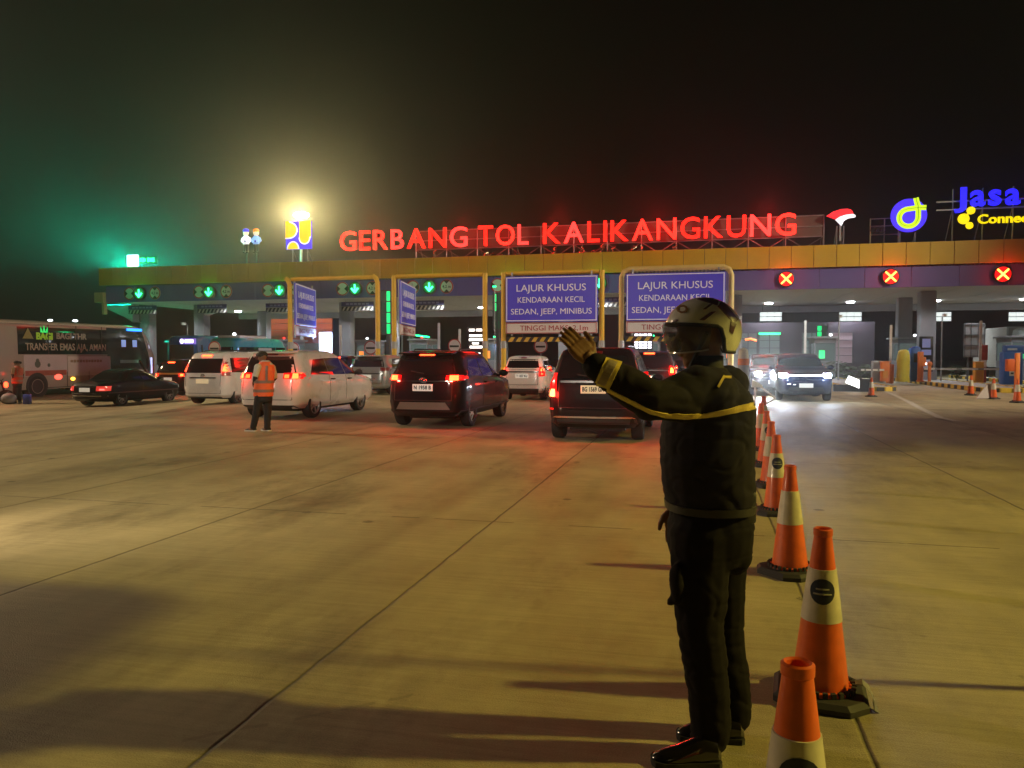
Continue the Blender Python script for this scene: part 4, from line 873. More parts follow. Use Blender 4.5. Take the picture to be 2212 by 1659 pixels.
# teal minibus
x_ = -15.05; t, S = big('minibus', 'teal minibus with long dark windows behind the two white vans', 'bus', (x_, 39.8, gz(x_)), 5.6, 2.0, 2.86, None, slope=.9, n=6)
teal = paint('teal_paint', (.04, .62, .60), .3); S.body(4).build('body', teal, t)
b = MB(); end_patch(b, S, [(-.86, 1.5), (.86, 1.5), (.80, 2.36), (-.80, 2.36)]); b.build('rear_window', glass_d, t, smooth=50)
for x0, x1, x1t in ((.3, 2.0, 2.0), (2.05, 3.6, 3.6), (3.65, 5.0, 4.75)):
    b = MB(); side_patch(b, S, [(x0, 1.5), (x1, 1.5), (x1t, 2.36), (x0, 2.36)], -1); b.build('side_window', glass_d, t, smooth=50)
b = MB(); end_patch(b, S, rect(-.8, .8, 1.5, 2.4), True); b.build('windscreen', glass_d, t, smooth=50)
b = MB(); b.box((2.0, 0, 2.90), (2.6, 1.3, .16)); b.build('roof_hump', white_p, t, bevel=.06); b = MB(); b.ball((1.8, .4, 3.06), .09, 8); b.build('roof_lamp', E('far_lamp', (.9, .95, 1), 6), t)
b = MB(); side_patch(b, S, [(1.9, 2.18), (3.2, 2.18), (3.2, 2.32), (1.9, 2.32)], -1, off=.012); b.build('window_sticker', M('sticker_white', (.6, .6, .6), .5), t)
for x in (.95, 4.5):
    for sg in (1, -1): wheel_parts(.36, .22, alloy, 7, t, x, sg*.92, sg)
# blue bus
u_ = (392-1106)/1661; x_ = u_*47; t, S = big('city_bus', 'light blue bus with lit destination display left of the teal minibus', 'bus', (x_, 47, gz(x_)), 9, 2.45, 3.2, None)
S.body(4).build('body', paint('sky_blue_paint', (.05, .22, .55), .3), t)
b = MB(); end_patch(b, S, [(-1.05, 1.7), (1.05, 1.7), (1.0, 2.62), (-1.0, 2.62)]); b.build('rear_window', M('grey_green_glass', (.05, .09, .07), .15), t, smooth=50)
b = MB(); side_patch(b, S, [(.4, 1.6), (8.4, 1.6), (8.2, 2.6), (.4, 2.6)], -1); b.build('side_window', glass_d, t, smooth=50)
b = MB(); b.box((-.02, -.50, 2.83), (.12, 1.05, .34)); o = b.build('destination_display', M('display_case', (.05, .03, .12), .4, e=(.4, .25, 1), es=.7), t, bevel=.02)
b = MB(); b.lathe([(.13, 0), (.01, .02)], 16, T=Matrix.Translation((-.09, -.12, 2.83)) @ Matrix.Rotation(-pi/2, 4, 'Y'))
for i in range(4): b.box((-.09, -.40-i*.15, 2.83), (.02, .11, .20))
b.build('display_text', E('display_white', (.8, .8, 1), 5), o)
b = MB()
for sg in (1, -1): end_patch(b, S, rect(sg*.8, sg*1.1, .9, 1.3)); 
b.build('tail_light', red_soft, t)
for x in (2.2, 7.2):
    for sg in (1, -1): wheel_parts(.48, .26, alloy, 8, t, x, sg*1.1, sg)
# truck facing us at the right edge
p = at(2236, 800, 46.5); t = thing('box_truck', 'white box truck with a refrigeration unit above its cab at the right edge', 'truck', (p.x, p.y, 0), LANE+pi, 'buses and trucks at the gate')
b = MB(); b.box((-4.2, 0, 2.1), (6.0, 2.3, 2.5)); b.build('cargo_box', M('cargo_grey', (.42, .42, .38), .5, nz=.1, ns=1), t, bevel=.04)
b = MB(); b.box((-4.2, 0, 3.37), (6.0, 2.3, .05)); b.box((-1.18, 1.13, 2.1), (.06, .09, 2.55)); b.box((-1.18, -1.13, 2.1), (.06, .09, 2.55)); b.build('box_frame', M('truck_white', (.7, .75, .72), .4), t)
S = Shell([(.5, -1.0, .95, .98), (.75, -1.05, 1.02, 1.04), (1.45, -1.05, 1.0, 1.05), (1.55, -1.05, .95, 1.04), (2.2, -1.05, .66, .98), (2.3, -1.0, .55, .9)], 7)
S.body(3).build('cab', M('truck_white', (.7, .75, .72), .4), t)
b = MB(); end_patch(b, S, rect(-.88, .88, 1.50, 2.12), True); b.build('windscreen', glass_d, t, smooth=50)
b = MB(); end_patch(b, S, rect(-.6, .6, .95, 1.2), True); b.build('grille', plast, t, smooth=50)
b = MB()
for sg in (1, -1): end_patch(b, S, rect(sg*.7, sg*.95, .85, 1.1), True)
b.build('headlight', M('clear_lens', (.6, .7, .7), .1), t)
S2 = Shell([(2.42, -1.1, .05, .95), (2.5, -1.1, .2, 1.0), (2.9, -1.1, .25, 1.0), (3.15, -1.1, .1, .95), (3.25, -1.0, -.1, .8)], 5); S2.body(3).build('cooling_unit', M('truck_white', (.7, .75, .72), .4), t)
b = MB(); end_patch(b, S2, rect(-.6, .6, 2.98, 3.1), True); end_patch(b, S2, rect(-.7, .7, 2.66, 2.7), True); b.build('vent', plast, t)
b = MB(); b.path([(.2, 1.0, 1.2), (.3, 1.28, 1.4), (.3, 1.28, 1.9)], .025, 6); b.box((.3, 1.3, 1.75), (.08, .2, .4)); b.build('mirror', plast, t)
for x in (-.1, -5.6):
    for sg in (1, -1): wheel_parts(.45, .26, alloy, 8, t, x, sg*.92, sg)
b = MB(); b.box((-3.4, 0, .7), (6.8, .9, .2)); b.build('chassis', plast, t)
# ------------------------------------------------------------------ yellow gantries with lane boards
G0 = V(0, 31.8, 0)
def GS(s, z=0, t=0): return G0+ACR*s+DIR*t+V(0, 0, z)
sb = M('board_face_blue', (.06, .045, .62), .42, e=(.12, .07, 1), es=.06, nz=.08, ns=1); sw = M('board_lettering', (.80, .78, .80), .5, e=(1, .95, 1), es=.10)  # faint emission stands in for light the boards reflect back
pw = M('board_face_white', (.78, .74, .72), .5, nz=.08, ns=2); rdn = M('board_red', (.40, .02, .025), .5)
ypale = M('pale_yellow_paint', (.72, .52, .17), .5, nz=.15, ns=3)
gant = [(-10.13, -5.95), (-5.2, -1.15), (-.354, 3.71), (4.49, 8.70)]
gn = ['left of the lit white totem', 'around the dark crossover', 'carrying the first blue board', 'with rounded top carrying the second blue board']
def board(parent_loc, rz, label, wd=3.78, zt=4.82, seen=True):
    t = thing('lane_board', label, 'road sign', parent_loc, rz, 'blue lane boards on the yellow gantries')
    zb = 2.97; b = MB(); b.box((wd/2, 0, (zb+zt)/2), (wd, .07, zt-zb)); b.build('blue_panel', sb, t, bevel=.02, seg=1)
    b = MB()
    for c, d in (((wd/2, -.04, zt-.05), (wd-.06, .014, .035)), ((wd/2, -.04, zb+.05), (wd-.06, .014, .035)), ((.05, -.04, (zb+zt)/2), (.035, .014, zt-zb-.135)), ((wd-.05, -.04, (zb+zt)/2), (.035, .014, zt-zb-.135))): b.box(c, d)
    b.build('white_border', sw, t, smooth=0)
    for s_, z_, h_, k_ in (('LAJUR KHUSUS', 1.24, .27, .755), ('KENDARAAN KECIL', .78, .225, .73), ('SEDAN, JEEP, MINIBUS', .31, .225, .88)):
        b = MB(); text(b, s_, (wd/2, -.038, zb+z_), (1, 0, 0), (0, 0, 1), h_, wd*k_, .012, .0); b.build('board_lettering', sw, t, smooth=0)
    b = MB(); b.box((wd/2, .01, 2.72), (wd, .06, .46)); o = b.build('height_panel', pw, t, bevel=.02, seg=1)
    b = MB()
    for c, d in (((wd/2, -.025, 2.925), (wd-.04, .014, .03)), ((wd/2, -.025, 2.515), (wd-.04, .014, .03)), ((.04, -.025, 2.72), (.03, .014, .375)), ((wd-.04, -.025, 2.72), (.03, .014, .375))): b.box(c, d)
    text(b, 'TINGGI MAKS. 2,1m', (wd*.53, -.022, 2.62), (1, 0, 0), (0, 0, 1), .2, wd*.74, .01, .0); b.build('panel_lettering', rdn, o, smooth=0)
    b = MB()
    for x in (.25, wd-.25): b.box((x, .08, 3.7), (.07, .07, 2.6))
    b.build('back_brace', steel, t)
    return t
for i, (a, c) in enumerate(gant):
    t = thing('height_gantry', 'yellow steel portal '+gn[i], 'gantry', GS(a), RZ, 'yellow height gantries before the gate')
    L = c-a; zt = 5.02; pm = ypale if i == 3 else ypaint
    b = MB()
    if i == 3: b.path([(0, 0, .3), (0, 0, zt-.3), (.09, 0, zt-.1), (.3, 0, zt), (L-.3, 0, zt), (L-.09, 0, zt-.1), (L, 0, zt-.3), (L, 0, .3)], .105, 12)
    else:
        b.path([(0, 0, .3), (0, 0, zt-.28), (-.10, .0, zt-.08), (-.2, 0, zt)] if i == 0 else [(0, 0, .3), (0, 0, zt)], .105, 12)
        b.path([(L, 0, .3), (L, 0, zt-.28), (L-.07, 0, zt-.1), (L-.22, 0, zt)] if i == 0 else [(L, 0, .3), (L, 0, zt)], .105, 12); b.tube((.1, 0, zt-.05), (L-.1, 0, zt-.05), .09, n=10)
    o = b.build('frame', pm, t)
    for x in (0, L):
        b = MB(); b.lathe([(.30, 0), (.30, .16), (.15, .42), (.13, 1.0)], 14, T=Matrix.Translation((x, 0, .12))); b.build('post_foot', M('foot_yellow', (.85, .58, .02), .4, nz=.1, ns=3), t)
        b = MB(); b.box((x, 0, .07), (.8, .7, .2)); b.build('footing', isl_top, t, bevel=.02, seg=1)
        b = MB(); b.tube((x, .02, 1.9), (x, .02, 2.2), .13, n=12); b.build('post_collar', steel, t)
    if i > 1:
        b = MB(); b.box((L/2, -.02, 2.26), (L-.25, .08, .2), 0)
        n = 11
        for k in range(n):
            x0 = .2+(L-.45)*k/n; b.prism([(x0, 2.165), (x0+.17, 2.165), (x0+.30, 2.355), (x0+.13, 2.355)], .012, (0, -.062, 0), (1, 0, 0), (0, 0, 1), 1)
        b.build('height_bar', [M('bar_black', (.03, .025, .025), .6), M('bar_yellow', (.75, .5, .05), .5)], t, smooth=0)
        b = MB()
        for x in (.8, L-.8): b.path([(x, .0, 2.36), (x, 0, 2.5)], .015, 5)
        b.build('chain', steel, t)
# boards: two closed, two swung open away from us
q = GS(gant[0][0]+.25, 0, -.02); board(q, radians(91), 'blue lane board swung open beside the blue glow of the totem')
q = GS(gant[1][0]+.28, 0, -.02); board(q, radians(87.5), 'blue lane board swung open above the dark crossover')
q = GS(gant[2][0]+.13, 0, -.16); board(q, RZ, 'first blue lane board, fully readable, above the raised hand')
q = GS(gant[3][0]+.20, 0, -.16); board(q, RZ, 'second blue lane board, partly covered by the white helmet')
for i in (2, 3):
    q = GS(gant[i][0], 5.12, .02); t = thing('mesh_screen', 'expanded metal screen on top of the portal '+('of the first blue board' if i == 2 else 'of the second blue board'), 'screen', q, RZ, 'metal screens over the boards')
    b = MB(); L = gant[i][1]-gant[i][0]; zo = -.28
    for k in range(26): b.tube((.15+(L-.4)*k/26, -.05, zo), (.15+(L-.4)*(k+1.4)/26, -.05, zo+.17), .012, n=5); b.tube((.15+(L-.4)*(k+1.4)/26, -.055, zo), (.15+(L-.4)*k/26, -.055, zo+.17), .012, n=5)
    b.build('mesh_screen_wire', M('screen_grey', (.25, .22, .22), .6), t)

# ------------------------------------------------------------------ lit totems and screens
def screen(px0, px1, py0, py1, Y, name, label, cat, es_m, rows, rowm, base=True):
    p0 = at(px0, py1, Y); p1 = at(px1, py0, Y); W = p1.x-p0.x; H = p1.z-p0.z
    t = thing(name, label, cat, (p0.x, Y, p0.z), RZ)
    b = MB(); b.box((W/2, .08, H/2), (W+.08, .12, H+.08)); b.build('case', dgrey, t, bevel=.02)
    b = MB(); b.box((W/2, .005, H/2), (W, .02, H)); b.build('screen', es_m, t, smooth=0)
    if rows:
        b = MB()
        for r_ in rows: b.box((W*(r_[0]+r_[2])/2, -.012, H*(r_[1]+r_[3])/2), (W*(r_[2]-r_[0]), .012, H*(r_[3]-r_[1])))
        b.build('screen_content', rowm, t, smooth=0)
    if base: b = MB(); b.box((W/2, .1, -p0.z/2), (W*.5, .1, p0.z)); b.build('post', dgrey, t)
    return t
screen(690, 719, 718, 772, 39, 'led_totem', 'dazzling blue white lit totem behind the white minivan', 'display', E('screen_white', (.78, .86, 1), 5), [(.1, .80, .9, .84), (.1, .55, .7, .60), (.2, .30, .9, .33), (.15, .1, .85, .16)], E('screen_blue', (.25, .45, 1), 3))
b = MB(); p = at(704, 690, 38.6)
lamp('totem_glow', 'POINT', (p.x, 38.2, 2.4), 160, (.35, .5, 1), .3)
screen(1010, 1046, 707, 768, 37, 'message_board', 'dark lane message board with rows of white lit writing by a yellow post', 'display', M('screen_off', (.02, .015, .02), .3),
       [(.1, .86, .45, .94), (.55, .86, .9, .94), (.12, .66, .9, .74), (.1, .52, .95, .6), (.3, .40, .7, .46), (.15, .26, .95, .34), (.2, .02, .8, .10)], E('board_text_warm', (1, .93, .82), 4))
t = screen(1370, 1408, 720, 755, 38, 'message_board', 'white gridded lit screen between the dark minivans and the helmet', 'display', M('screen_off', (.02, .015, .02), .3),
       [(.02+.25*i, .06+.16*j, .22+.25*i, .18+.16*j) for i in range(4) for j in range(4)]+[(.02+.25*i, .84, .22+.25*i, .97) for i in range(4)], E('screen_cells', (.85, .87, 1), 2.6))
def green_window(px0, px1, py0, py1, Y, n, label, lit):
    p0 = at(px0, py1, Y); p1 = at(px1, py0, Y); W = p1.x-p0.x; H = p1.z-p0.z
    t = thing('lane_display', label, 'display', (p0.x, Y, p0.z), RZ, 'tall green lit lane displays')
    b = MB()
    for k in range(n+1): b.box((W/2, 0, H*k/n), (W+.1, .12, .07))
    for x in (0, W/2, W): b.box((x, 0, H/2), (.07, .10, H+.06))
    b.box((W/2, .3, -p0.z/2), (.2, .2, p0.z)); b.build('frame', dgrey, t)
    b = MB(); d = MB()
    for k in range(n):
        for s in (0, 1): (b if (k, s) in lit else d).box((W*(.25+.5*s), .03, H*(k+.5)/n), (W/2-.08, .03, H/n-.08))
    b.build('green_pane', E('green_pane_light', (.01, .85, .22), 1.3), t, smooth=0); d.build('grey_pane', M('pane_grey', (.10, .13, .12), .2, e=(.1, .5, .2), es=.06), t, smooth=0)
green_window(823, 846, 628, 722, 44, 4, 'tall green lit glass frame above the yellow post right of the totem', {(0, 1), (1, 1), (2, 1), (3, 1)})
green_window(1066, 1082, 634, 712, 46, 4, 'narrow green lit glass frame just left of the first blue board', {(2, 0), (3, 0)})
green_window(1764, 1786, 703, 752, 54, 4, 'green lit panes in the office behind the headlit car', {(0, 1), (1, 0), (1, 1), (2, 0), (3, 0)})
for px0, px1, py, Y, nm in ((880, 930, 725, 42, 'under the second swung board'), (1064, 1072, 622, 45, 'beside the first blue board'), ):
    p0 = at(px0, py-3, Y); p1 = at(px1, py+3, Y); t = thing('led_strip', 'thin green light strip '+nm, 'light strip', p0, RZ, 'green light strips')
    b = MB(); b.path([(0, 0, 0), (p1.x-p0.x, 0, -.16 if px1-px0 > 20 else 0)], .045, 6); b.build('tube', lit_g2, t); b = MB(); b.tube((.1, .08, 0), (.1, .08, -p0.z), .03, n=6); b.build('stand', steel, t)
p0 = at(832, 0+600, 46)
# offices beyond the right lanes
t = thing('toll_office', 'grey toll office with large pale windows behind the headlit car', 'building', at(1690, 768, 56).to_2d().to_3d(), RZ)
b = MB(); b.box((1.5, 1.6, 2.0), (9.4, 3.0, 4.0)); b.build('wall', M('office_wall_grey', (.07, .055, .075), .6, nz=.1, ns=1), t)
wm = M('office_window', (.20, .24, .24), .25, e=(.5, .62, .66), es=.12); wp = M('office_window_pink', (.32, .25, .28), .3, e=(.9, .6, .75), es=.16)
for i, (x, w_, m_) in enumerate(((-2.4, 1.25, wm), (-.9, 1.45, wm), (2.0, 1.3, wm), (3.8, 1.9, wp))):
    b = MB(); b.box((x, .07, 2.15), (w_, .06, 2.2)); o = b.build('window', m_, t, smooth=0)
    b = MB()
    for k in (-.5, 0, .5): b.box((x+k*w_, .03, 2.15), (.06, .08, 2.3))
    for k in range(5): b.box((x, .025, 1.05+k*.55), (w_+.06, .08, .04))
    b.build('mullion', dgrey, o, smooth=0)
b = MB(); b.box((-.9, 0, 3.2), (1.5, .06, .12)); b.build('green_tube', lit_g2, t)
b = MB(); b.path([(-2.6, -.02, 2.75), (-2.2, -.02, 2.82), (-1.8, -.02, 2.68)], .08, 6); b.build('orange_light', E('orange_window_light', (1, .22, .05), 2), t)

# ------------------------------------------------------------------ toll equipment, booms, signs on islands
def no_entry(px, py, Y, label):
    p = at(px, py, Y); t = thing('no_entry_sign', label, 'road sign', (p.x, p.y, 0), RZ, 'round no entry signs on the islands'); R = Matrix.Translation((0, 0, p.z)) @ Matrix.Rotation(pi/2, 4, 'X'); r_ = 15*Y/1661
    b = MB(); b.lathe([(r_, 0), (r_, .03), (.01, .032)], 26, T=R); b.build('disc', M('sign_white_bright', (.72, .66, .66), .5), t)
    b = MB(); b.lathe([(r_, .032), (r_*.90, .036), (r_*.84, .033)], 26, T=R, caps=False); b.build('rim', rdn, t)
    b = MB(); b.box((0, -.042, p.z-.02), (r_*1.35, .012, r_*.26)); b.build('bar', ink, t)
    b = MB(); b.tube((0, .04, 0), (0, .04, p.z), .03, n=8); b.build('pole', steel, t)
for q in ((464, 752, 36, 'pale round no entry sign in front of the teal minibus'), (634, 754, 37, 'round no entry sign against the yellow post left of the lit totem'), (801, 751, 37, 'round no entry sign left of the yellow post by the silver car'), (982, 747, 35, 'round no entry sign just above the dark crossover'), (1168, 748, 36, 'round no entry sign below the first blue board')): no_entry(*q)
def upright_boom(px, py0, py1, Y, label, box_m=None):
    p = at(px, py0, Y); t = thing('boom_gate', label, 'boom gate', (p.x, p.y, 0), RZ, 'raised boom gates')
    b = MB(); n = 6; z0 = 1.0
    for k in range(n): b.box((0, 0, z0+(p.z-z0)*(k+.5)/n), (.13, .06, (p.z-z0)/n), k % 2 if k < 1 else 0)
    b.build('boom', [white_p, M('boom_red', (.6, .05, .04), .5)], t)
    b = MB(); b.box((0, .1, .55), (.36, .36, 1.1)); b.build('cabinet', box_m or orange_p, t, bevel=.03)
    return t
for q in ((735, 702, 0, 41, 'raised white boom behind the lit totem'), (948, 698, 0, 41, 'raised white boom above the roof of the dark crossover'), (993, 711, 0, 42, 'thin raised boom left of the lit message board'), (1740, 692, 0, 47, 'raised white boom behind the roof of the headlit car'), (1925, 702, 0, 44, 'raised white boom left of the twin columns'), (2119, 693, 0, 42, 'tall raised white boom in front of the grey panel'), (1258, 700, 0, 42, 'raised boom under the right end of the first blue board')): upright_boom(*q)
def flat_boom(pxb, px0, px1, py, Y, label, m_=orange_p, box=(.42, .42, 1.05)):
    p = at(pxb, py, Y); a = at(px0, py, Y); c = at(px1, py, Y); t = thing('boom_gate', label, 'boom gate', (p.x, p.y, .0), RZ, 'closed boom gates')
    b = MB(); n = 14
    for k in range(n): x = (a.x-p.x)+(c.x-a.x)*(k+.5)/n; b.box((x, -.25, p.z), ((c.x-a.x)/n, .05, .10), 1 if k % 4 == 2 else 0)
    b.build('boom', [white_p, M('boom_grey', (.25, .25, .27), .5)], t)
    b = MB(); b.box((0, 0, box[2]/2+.17), box); b.box((0, 0, box[2]+.20), (box[0]+.06, box[1]+.06, .06)); b.build('cabinet', m_, t, bevel=.03)
    b = MB(); b.box((0, -.22, .55), (.26, .02, .4)); b.box((.08, -.235, .75), (.06, .02, .06)); b.build('cabinet_door', M('cabinet_door', (.72, .30, .05), .5), t)
flat_boom(1911, 1862, 1908, 799, 42.5, 'closed short boom with orange cabinet left of the twin columns')
flat_boom(2113, 2004, 2152, 797, 41.5, 'long closed white boom across the lane right of the twin columns', M('amber_paint', (.78, .36, .03), .5, nz=.1, ns=4))
b = thing('post', 'short orange post holding the tip of the long closed boom', 'post', at(2008, 800, 41.4).to_2d().to_3d(), RZ); q = MB(); q.box((0, 0, .62), (.14, .14, .9)); q.ball((0, 0, 1.15), .14, 8); q.build('shaft', orange_p, b, bevel=.02)
# grey cabinet beside the short boom
p = at(1896, 830, 43); t = thing('cabinet', 'pale grey metal cabinet left of the orange boom cabinet', 'cabinet', (p.x, p.y, .1), RZ); b = MB(); b.box((0, 0, .6), (.62, .5, 1.2)); b.build('case', M('cabinet_grey', (.40, .44, .46), .5, nz=.1, ns=3), t, bevel=.03); b = MB(); b.box((0, -.26, .6), (.5, .02, 1.0)); b.build('door', M('cabinet_grey2', (.34, .38, .40), .5), t)
# yellow covered reader, blue and orange readers
p = at(1951, 800, 42.2); t = thing('covered_machine', 'toll machine wrapped in a wrinkled yellow cover before the left column', 'machine', (p.x, p.y, .17), RZ)
b = MB(); rr = random.Random(5); rings = []
for z, w_ in ((0, .36), (.3, .35), (.8, .34), (1.2, .34), (1.5, .33), (1.68, .27), (1.76, .12)):
    rings.append([((w_+rr.uniform(-.03, .03))*cos(2*pi*j/18)*(1 if abs(cos(2*pi*j/18)) < .75 else .95)+.10*(z > 1)*0, (w_*.8+rr.uniform(-.03, .03))*sin(2*pi*j/18), z) for j in range(18)])
b.loft(rings); b.build('cover', M('yellow_tarp', (.62, .55, .04), .5, bump=.6, ns=7, nz=.2), t, smooth=70)
p = at(1975, 800, 42.6); t = thing('toll_reader', 'slim blue toll reader behind the yellow covered machine', 'machine', (p.x, p.y, .17), RZ)
b = MB(); b.box((0, 0, .92), (.5, .5, 1.85)); b.ball((.05, 0, 1.86), .24, 8, sc3=(1, 1, .3)); b.build('case', blue_p, t, bevel=.04); b = MB(); b.box((.05, -.26, 1.3), (.3, .02, .5)); b.build('reader_face', plast, t)
p = at(1988, 800, 42.0); t = thing('guide_post', 'orange guide post beside the slim blue reader', 'post', (p.x, p.y, .17), RZ); b = MB(); b.box((0, 0, .82), (.26, .26, 1.64)); b.box((0, 0, .04), (.34, .34, .08)); b.box((.16, 0, 1.1), (.2, .2, .5)); b.build('shaft', orange_p, t, bevel=.03); b = MB(); b.ball((.26, -.1, .98), .05, 8); b.build('lamp', E('small_white_lamp', (1, .9, .85), 5), t)
p = at(2183, 820, 38.0); t = thing('toll_reader', 'large blue toll reader with white keypad strip at the right edge', 'machine', (p.x, p.y, .17), RZ)
b = MB(); b.box((0, 0, .80), (.85, .6, 1.6)); b.box((.18, 0, 1.72), (1.0, .55, .42)); b.build('case', blue_p, t, bevel=.05)
b = MB(); b.box((-.05, -.31, .85), (.24, .02, .85)); o = b.build('keypad', white_p, t, bevel=.01)
b = MB()
for k in range(4): b.box((-.05, -.325, .56+k*.19), (.12, .015, .08))
b.build('key', ink, o); b = MB(); b.box((-.05, -.285, 1.74), (.42, .02, .1)); b.box((.5, -.285, 1.72), (.1, .02, .2)); b.build('reader_face', M('reader_text', (.5, .6, .8), .5), t)
p = at(2196, 846, 31.5); t = thing('guide_post', 'tall orange guide post with side box in front of the large blue reader', 'post', (p.x, p.y, 0), RZ); b = MB(); b.box((0, 0, .85), (.16, .16, 1.7)); b.build('shaft', orange_p, t, bevel=.02); b = MB(); b.box((-.18, .1, 1.2), (.38, .3, .5)); b.build('side_box', M('box_vermilion', (.7, .13, .03), .5), t, bevel=.03)
# panels at the columns
p = at(2000, 765, 43.6); t = thing('screen_panel', 'black panel of small blue lit screens on the right grey column', 'display', p, RZ)
b = MB(); b.box((0, 0, 0), (.72, .12, 2.0)); b.build('panel', M('panel_black', (.015, .015, .02), .4), t, bevel=.02)
b = MB(); b.box((0, -.065, .62), (.42, .02, .5)); b.box((0, -.065, .1), (.5, .02, .3)); b.build('screen', E('dim_screen', (.25, .3, .6), .28), t); b = MB(); b.box((0, -.07, -.55), (.40, .02, .48)); b.build('poster', M('poster_white', (.45, .47, .6), .5, e=(.6, .65, 1), es=.12), t)
p = at(2105, 735, 44); t = thing('panel_board', 'grey board backed by a lattice behind the tall raised boom', 'board', (p.x, p.y, 0), RZ)
b = MB(); b.box((0, 0, p.z-.0), (1.1, .05, 1.95)); b.build('board', M('board_grey', (.34, .37, .36), .55, nz=.08, ns=2), t)
b = MB()
for x in (-.5, -.18, .18, .5): b.box((x, -.04, p.z), (.04, .03, 1.95))
for z in (-.9, -.3, .3, .9): b.box((0, -.045, p.z+z), (1.1, .03, .04))
b.tube((-.3, .05, 0), (-.3, .05, p.z), .05); b.tube((.3, .05, 0), (.3, .05, p.z), .05); b.build('lattice', M('lattice_dark', (.12, .13, .13), .5), t)
p = at(2126, 760, 43); t = thing('hazard_post', 'dark red and white post in front of the grey lattice board', 'post', (p.x, p.y, 0), RZ)
b = MB()
for k in range(5): b.box((0, 0, .3+k*.42), (.3 if k > 2 else .2, .2, .42), 1 if k in (2,) else 0)
b.build('shaft', [M('post_red', (.38, .06, .04), .5), white_p], t, bevel=.01)
# small bushes on the islands
def bush(px, py, Y, r_, n, label):
    p = at(px, py, Y); t = thing('bush', label, 'bush', (p.x, p.y, .15), 0, 'low bushes on the islands'); b = MB(); rr = random.Random(int(px))
    for i in range(n):
        a = rr.random()*2*pi; e = rr.random(); d = r_*sqrt(rr.random()); c = V(d*cos(a), d*sin(a)*.7, .1+e*p.z*.7); s_ = .09+.08*rr.random()
        R = Matrix.Rotation(rr.random()*6, 3, 'Z') @ Matrix.Rotation(rr.random()*2-1, 3, 'X')
        b.add([c+R @ V(*q) for q in ((-s_, 0, 0), (0, -s_*.3, 0), (s_, 0, .01), (0, s_*.3, 0))], [(0, 1, 2, 3)])
    b.build('leaf', M('leaf_dark', (.05, .08, .03), .6, nz=.5, ns=4), t, smooth=0)
    b = MB()
    for i in range(5): a = i*1.3; b.path([(0, 0, -.05), (r_*.3*cos(a), r_*.2*sin(a), p.z*.3), (r_*.6*cos(a), r_*.5*sin(a), p.z*.6)], .012, 5)
    b.build('stem', M('stem_brown', (.06, .04, .02), .8), t)
bush(1800, 775, 47, .9, 260, 'low dark bush behind the headlit car'); bush(1880, 782, 46, .7, 200, 'low dark bush left of the short closed boom'); bush(2068, 788, 45, .5, 160, 'small bush behind the long closed boom'); bush(1845, 790, 45.5, .8, 220, 'dark bush between the headlit car and the grey cabinet')
# tilted white board, its reflected glare put in as emission, and its dark base; white striped prop behind the helmeted man
p = gnd(1845, 846); t = thing('white_panel', 'white glowing panel tilted on its dark stand right of the headlit car', 'light panel', (p.x, p.y, 0), RZ)
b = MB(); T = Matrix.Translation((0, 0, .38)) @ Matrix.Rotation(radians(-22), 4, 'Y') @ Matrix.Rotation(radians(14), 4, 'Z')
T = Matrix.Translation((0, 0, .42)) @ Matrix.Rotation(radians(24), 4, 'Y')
b.box((0, 0, 0), (.66, .08, .34), T=T); b.build('panel', E('board_glare_white', (1, 1, .96), 4), t, bevel=.02)
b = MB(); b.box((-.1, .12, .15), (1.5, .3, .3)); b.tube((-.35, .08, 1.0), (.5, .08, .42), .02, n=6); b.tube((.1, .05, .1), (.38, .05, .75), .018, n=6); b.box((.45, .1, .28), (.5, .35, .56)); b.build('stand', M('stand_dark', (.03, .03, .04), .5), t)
p = gnd(1632, 880); t = thing('slanted_barrier', 'white triangular reflector with slanted arm behind the helmeted man', 'barrier', (p.x, p.y, 0), 0)
b = MB(); b.prism([(-.14, .62), (.2, .62), (.2, .68), (-.1, .86)], .03, (0, 0, 0), (1, 0, 0), (0, 0, 1)); b.build('reflector', M('reflector_white', (.85, .85, .78), .4), t); b = MB(); b.tube((.1, .02, .68), (.62, .02, .28), .03, n=6); b.tube((.62, .02, .28), (.25, .02, .05), .025, n=6); b.tube((0, .05, 0), (0, .05, .7), .03, n=6); b.build('arm', white_p, t)
p = at(1606, 775, 20); t = thing('barrier_post', 'orange and white barrier post behind the shoulder of the helmeted man', 'barrier', (p.x, p.y, 0), 0)
b = MB(); b.lathe([(.16, 0), (.14, 1.35)], 14, mi=0); b.lathe([(.142, 1.35), (.14, 1.52)], 14, mi=1); b.lathe([(.14, 1.52), (.11, 1.75), (.03, 1.8)], 14, mi=2); b.build('post', [grey_p, orange_p, M('post_cream', (.65, .6, .45), .5)], t)

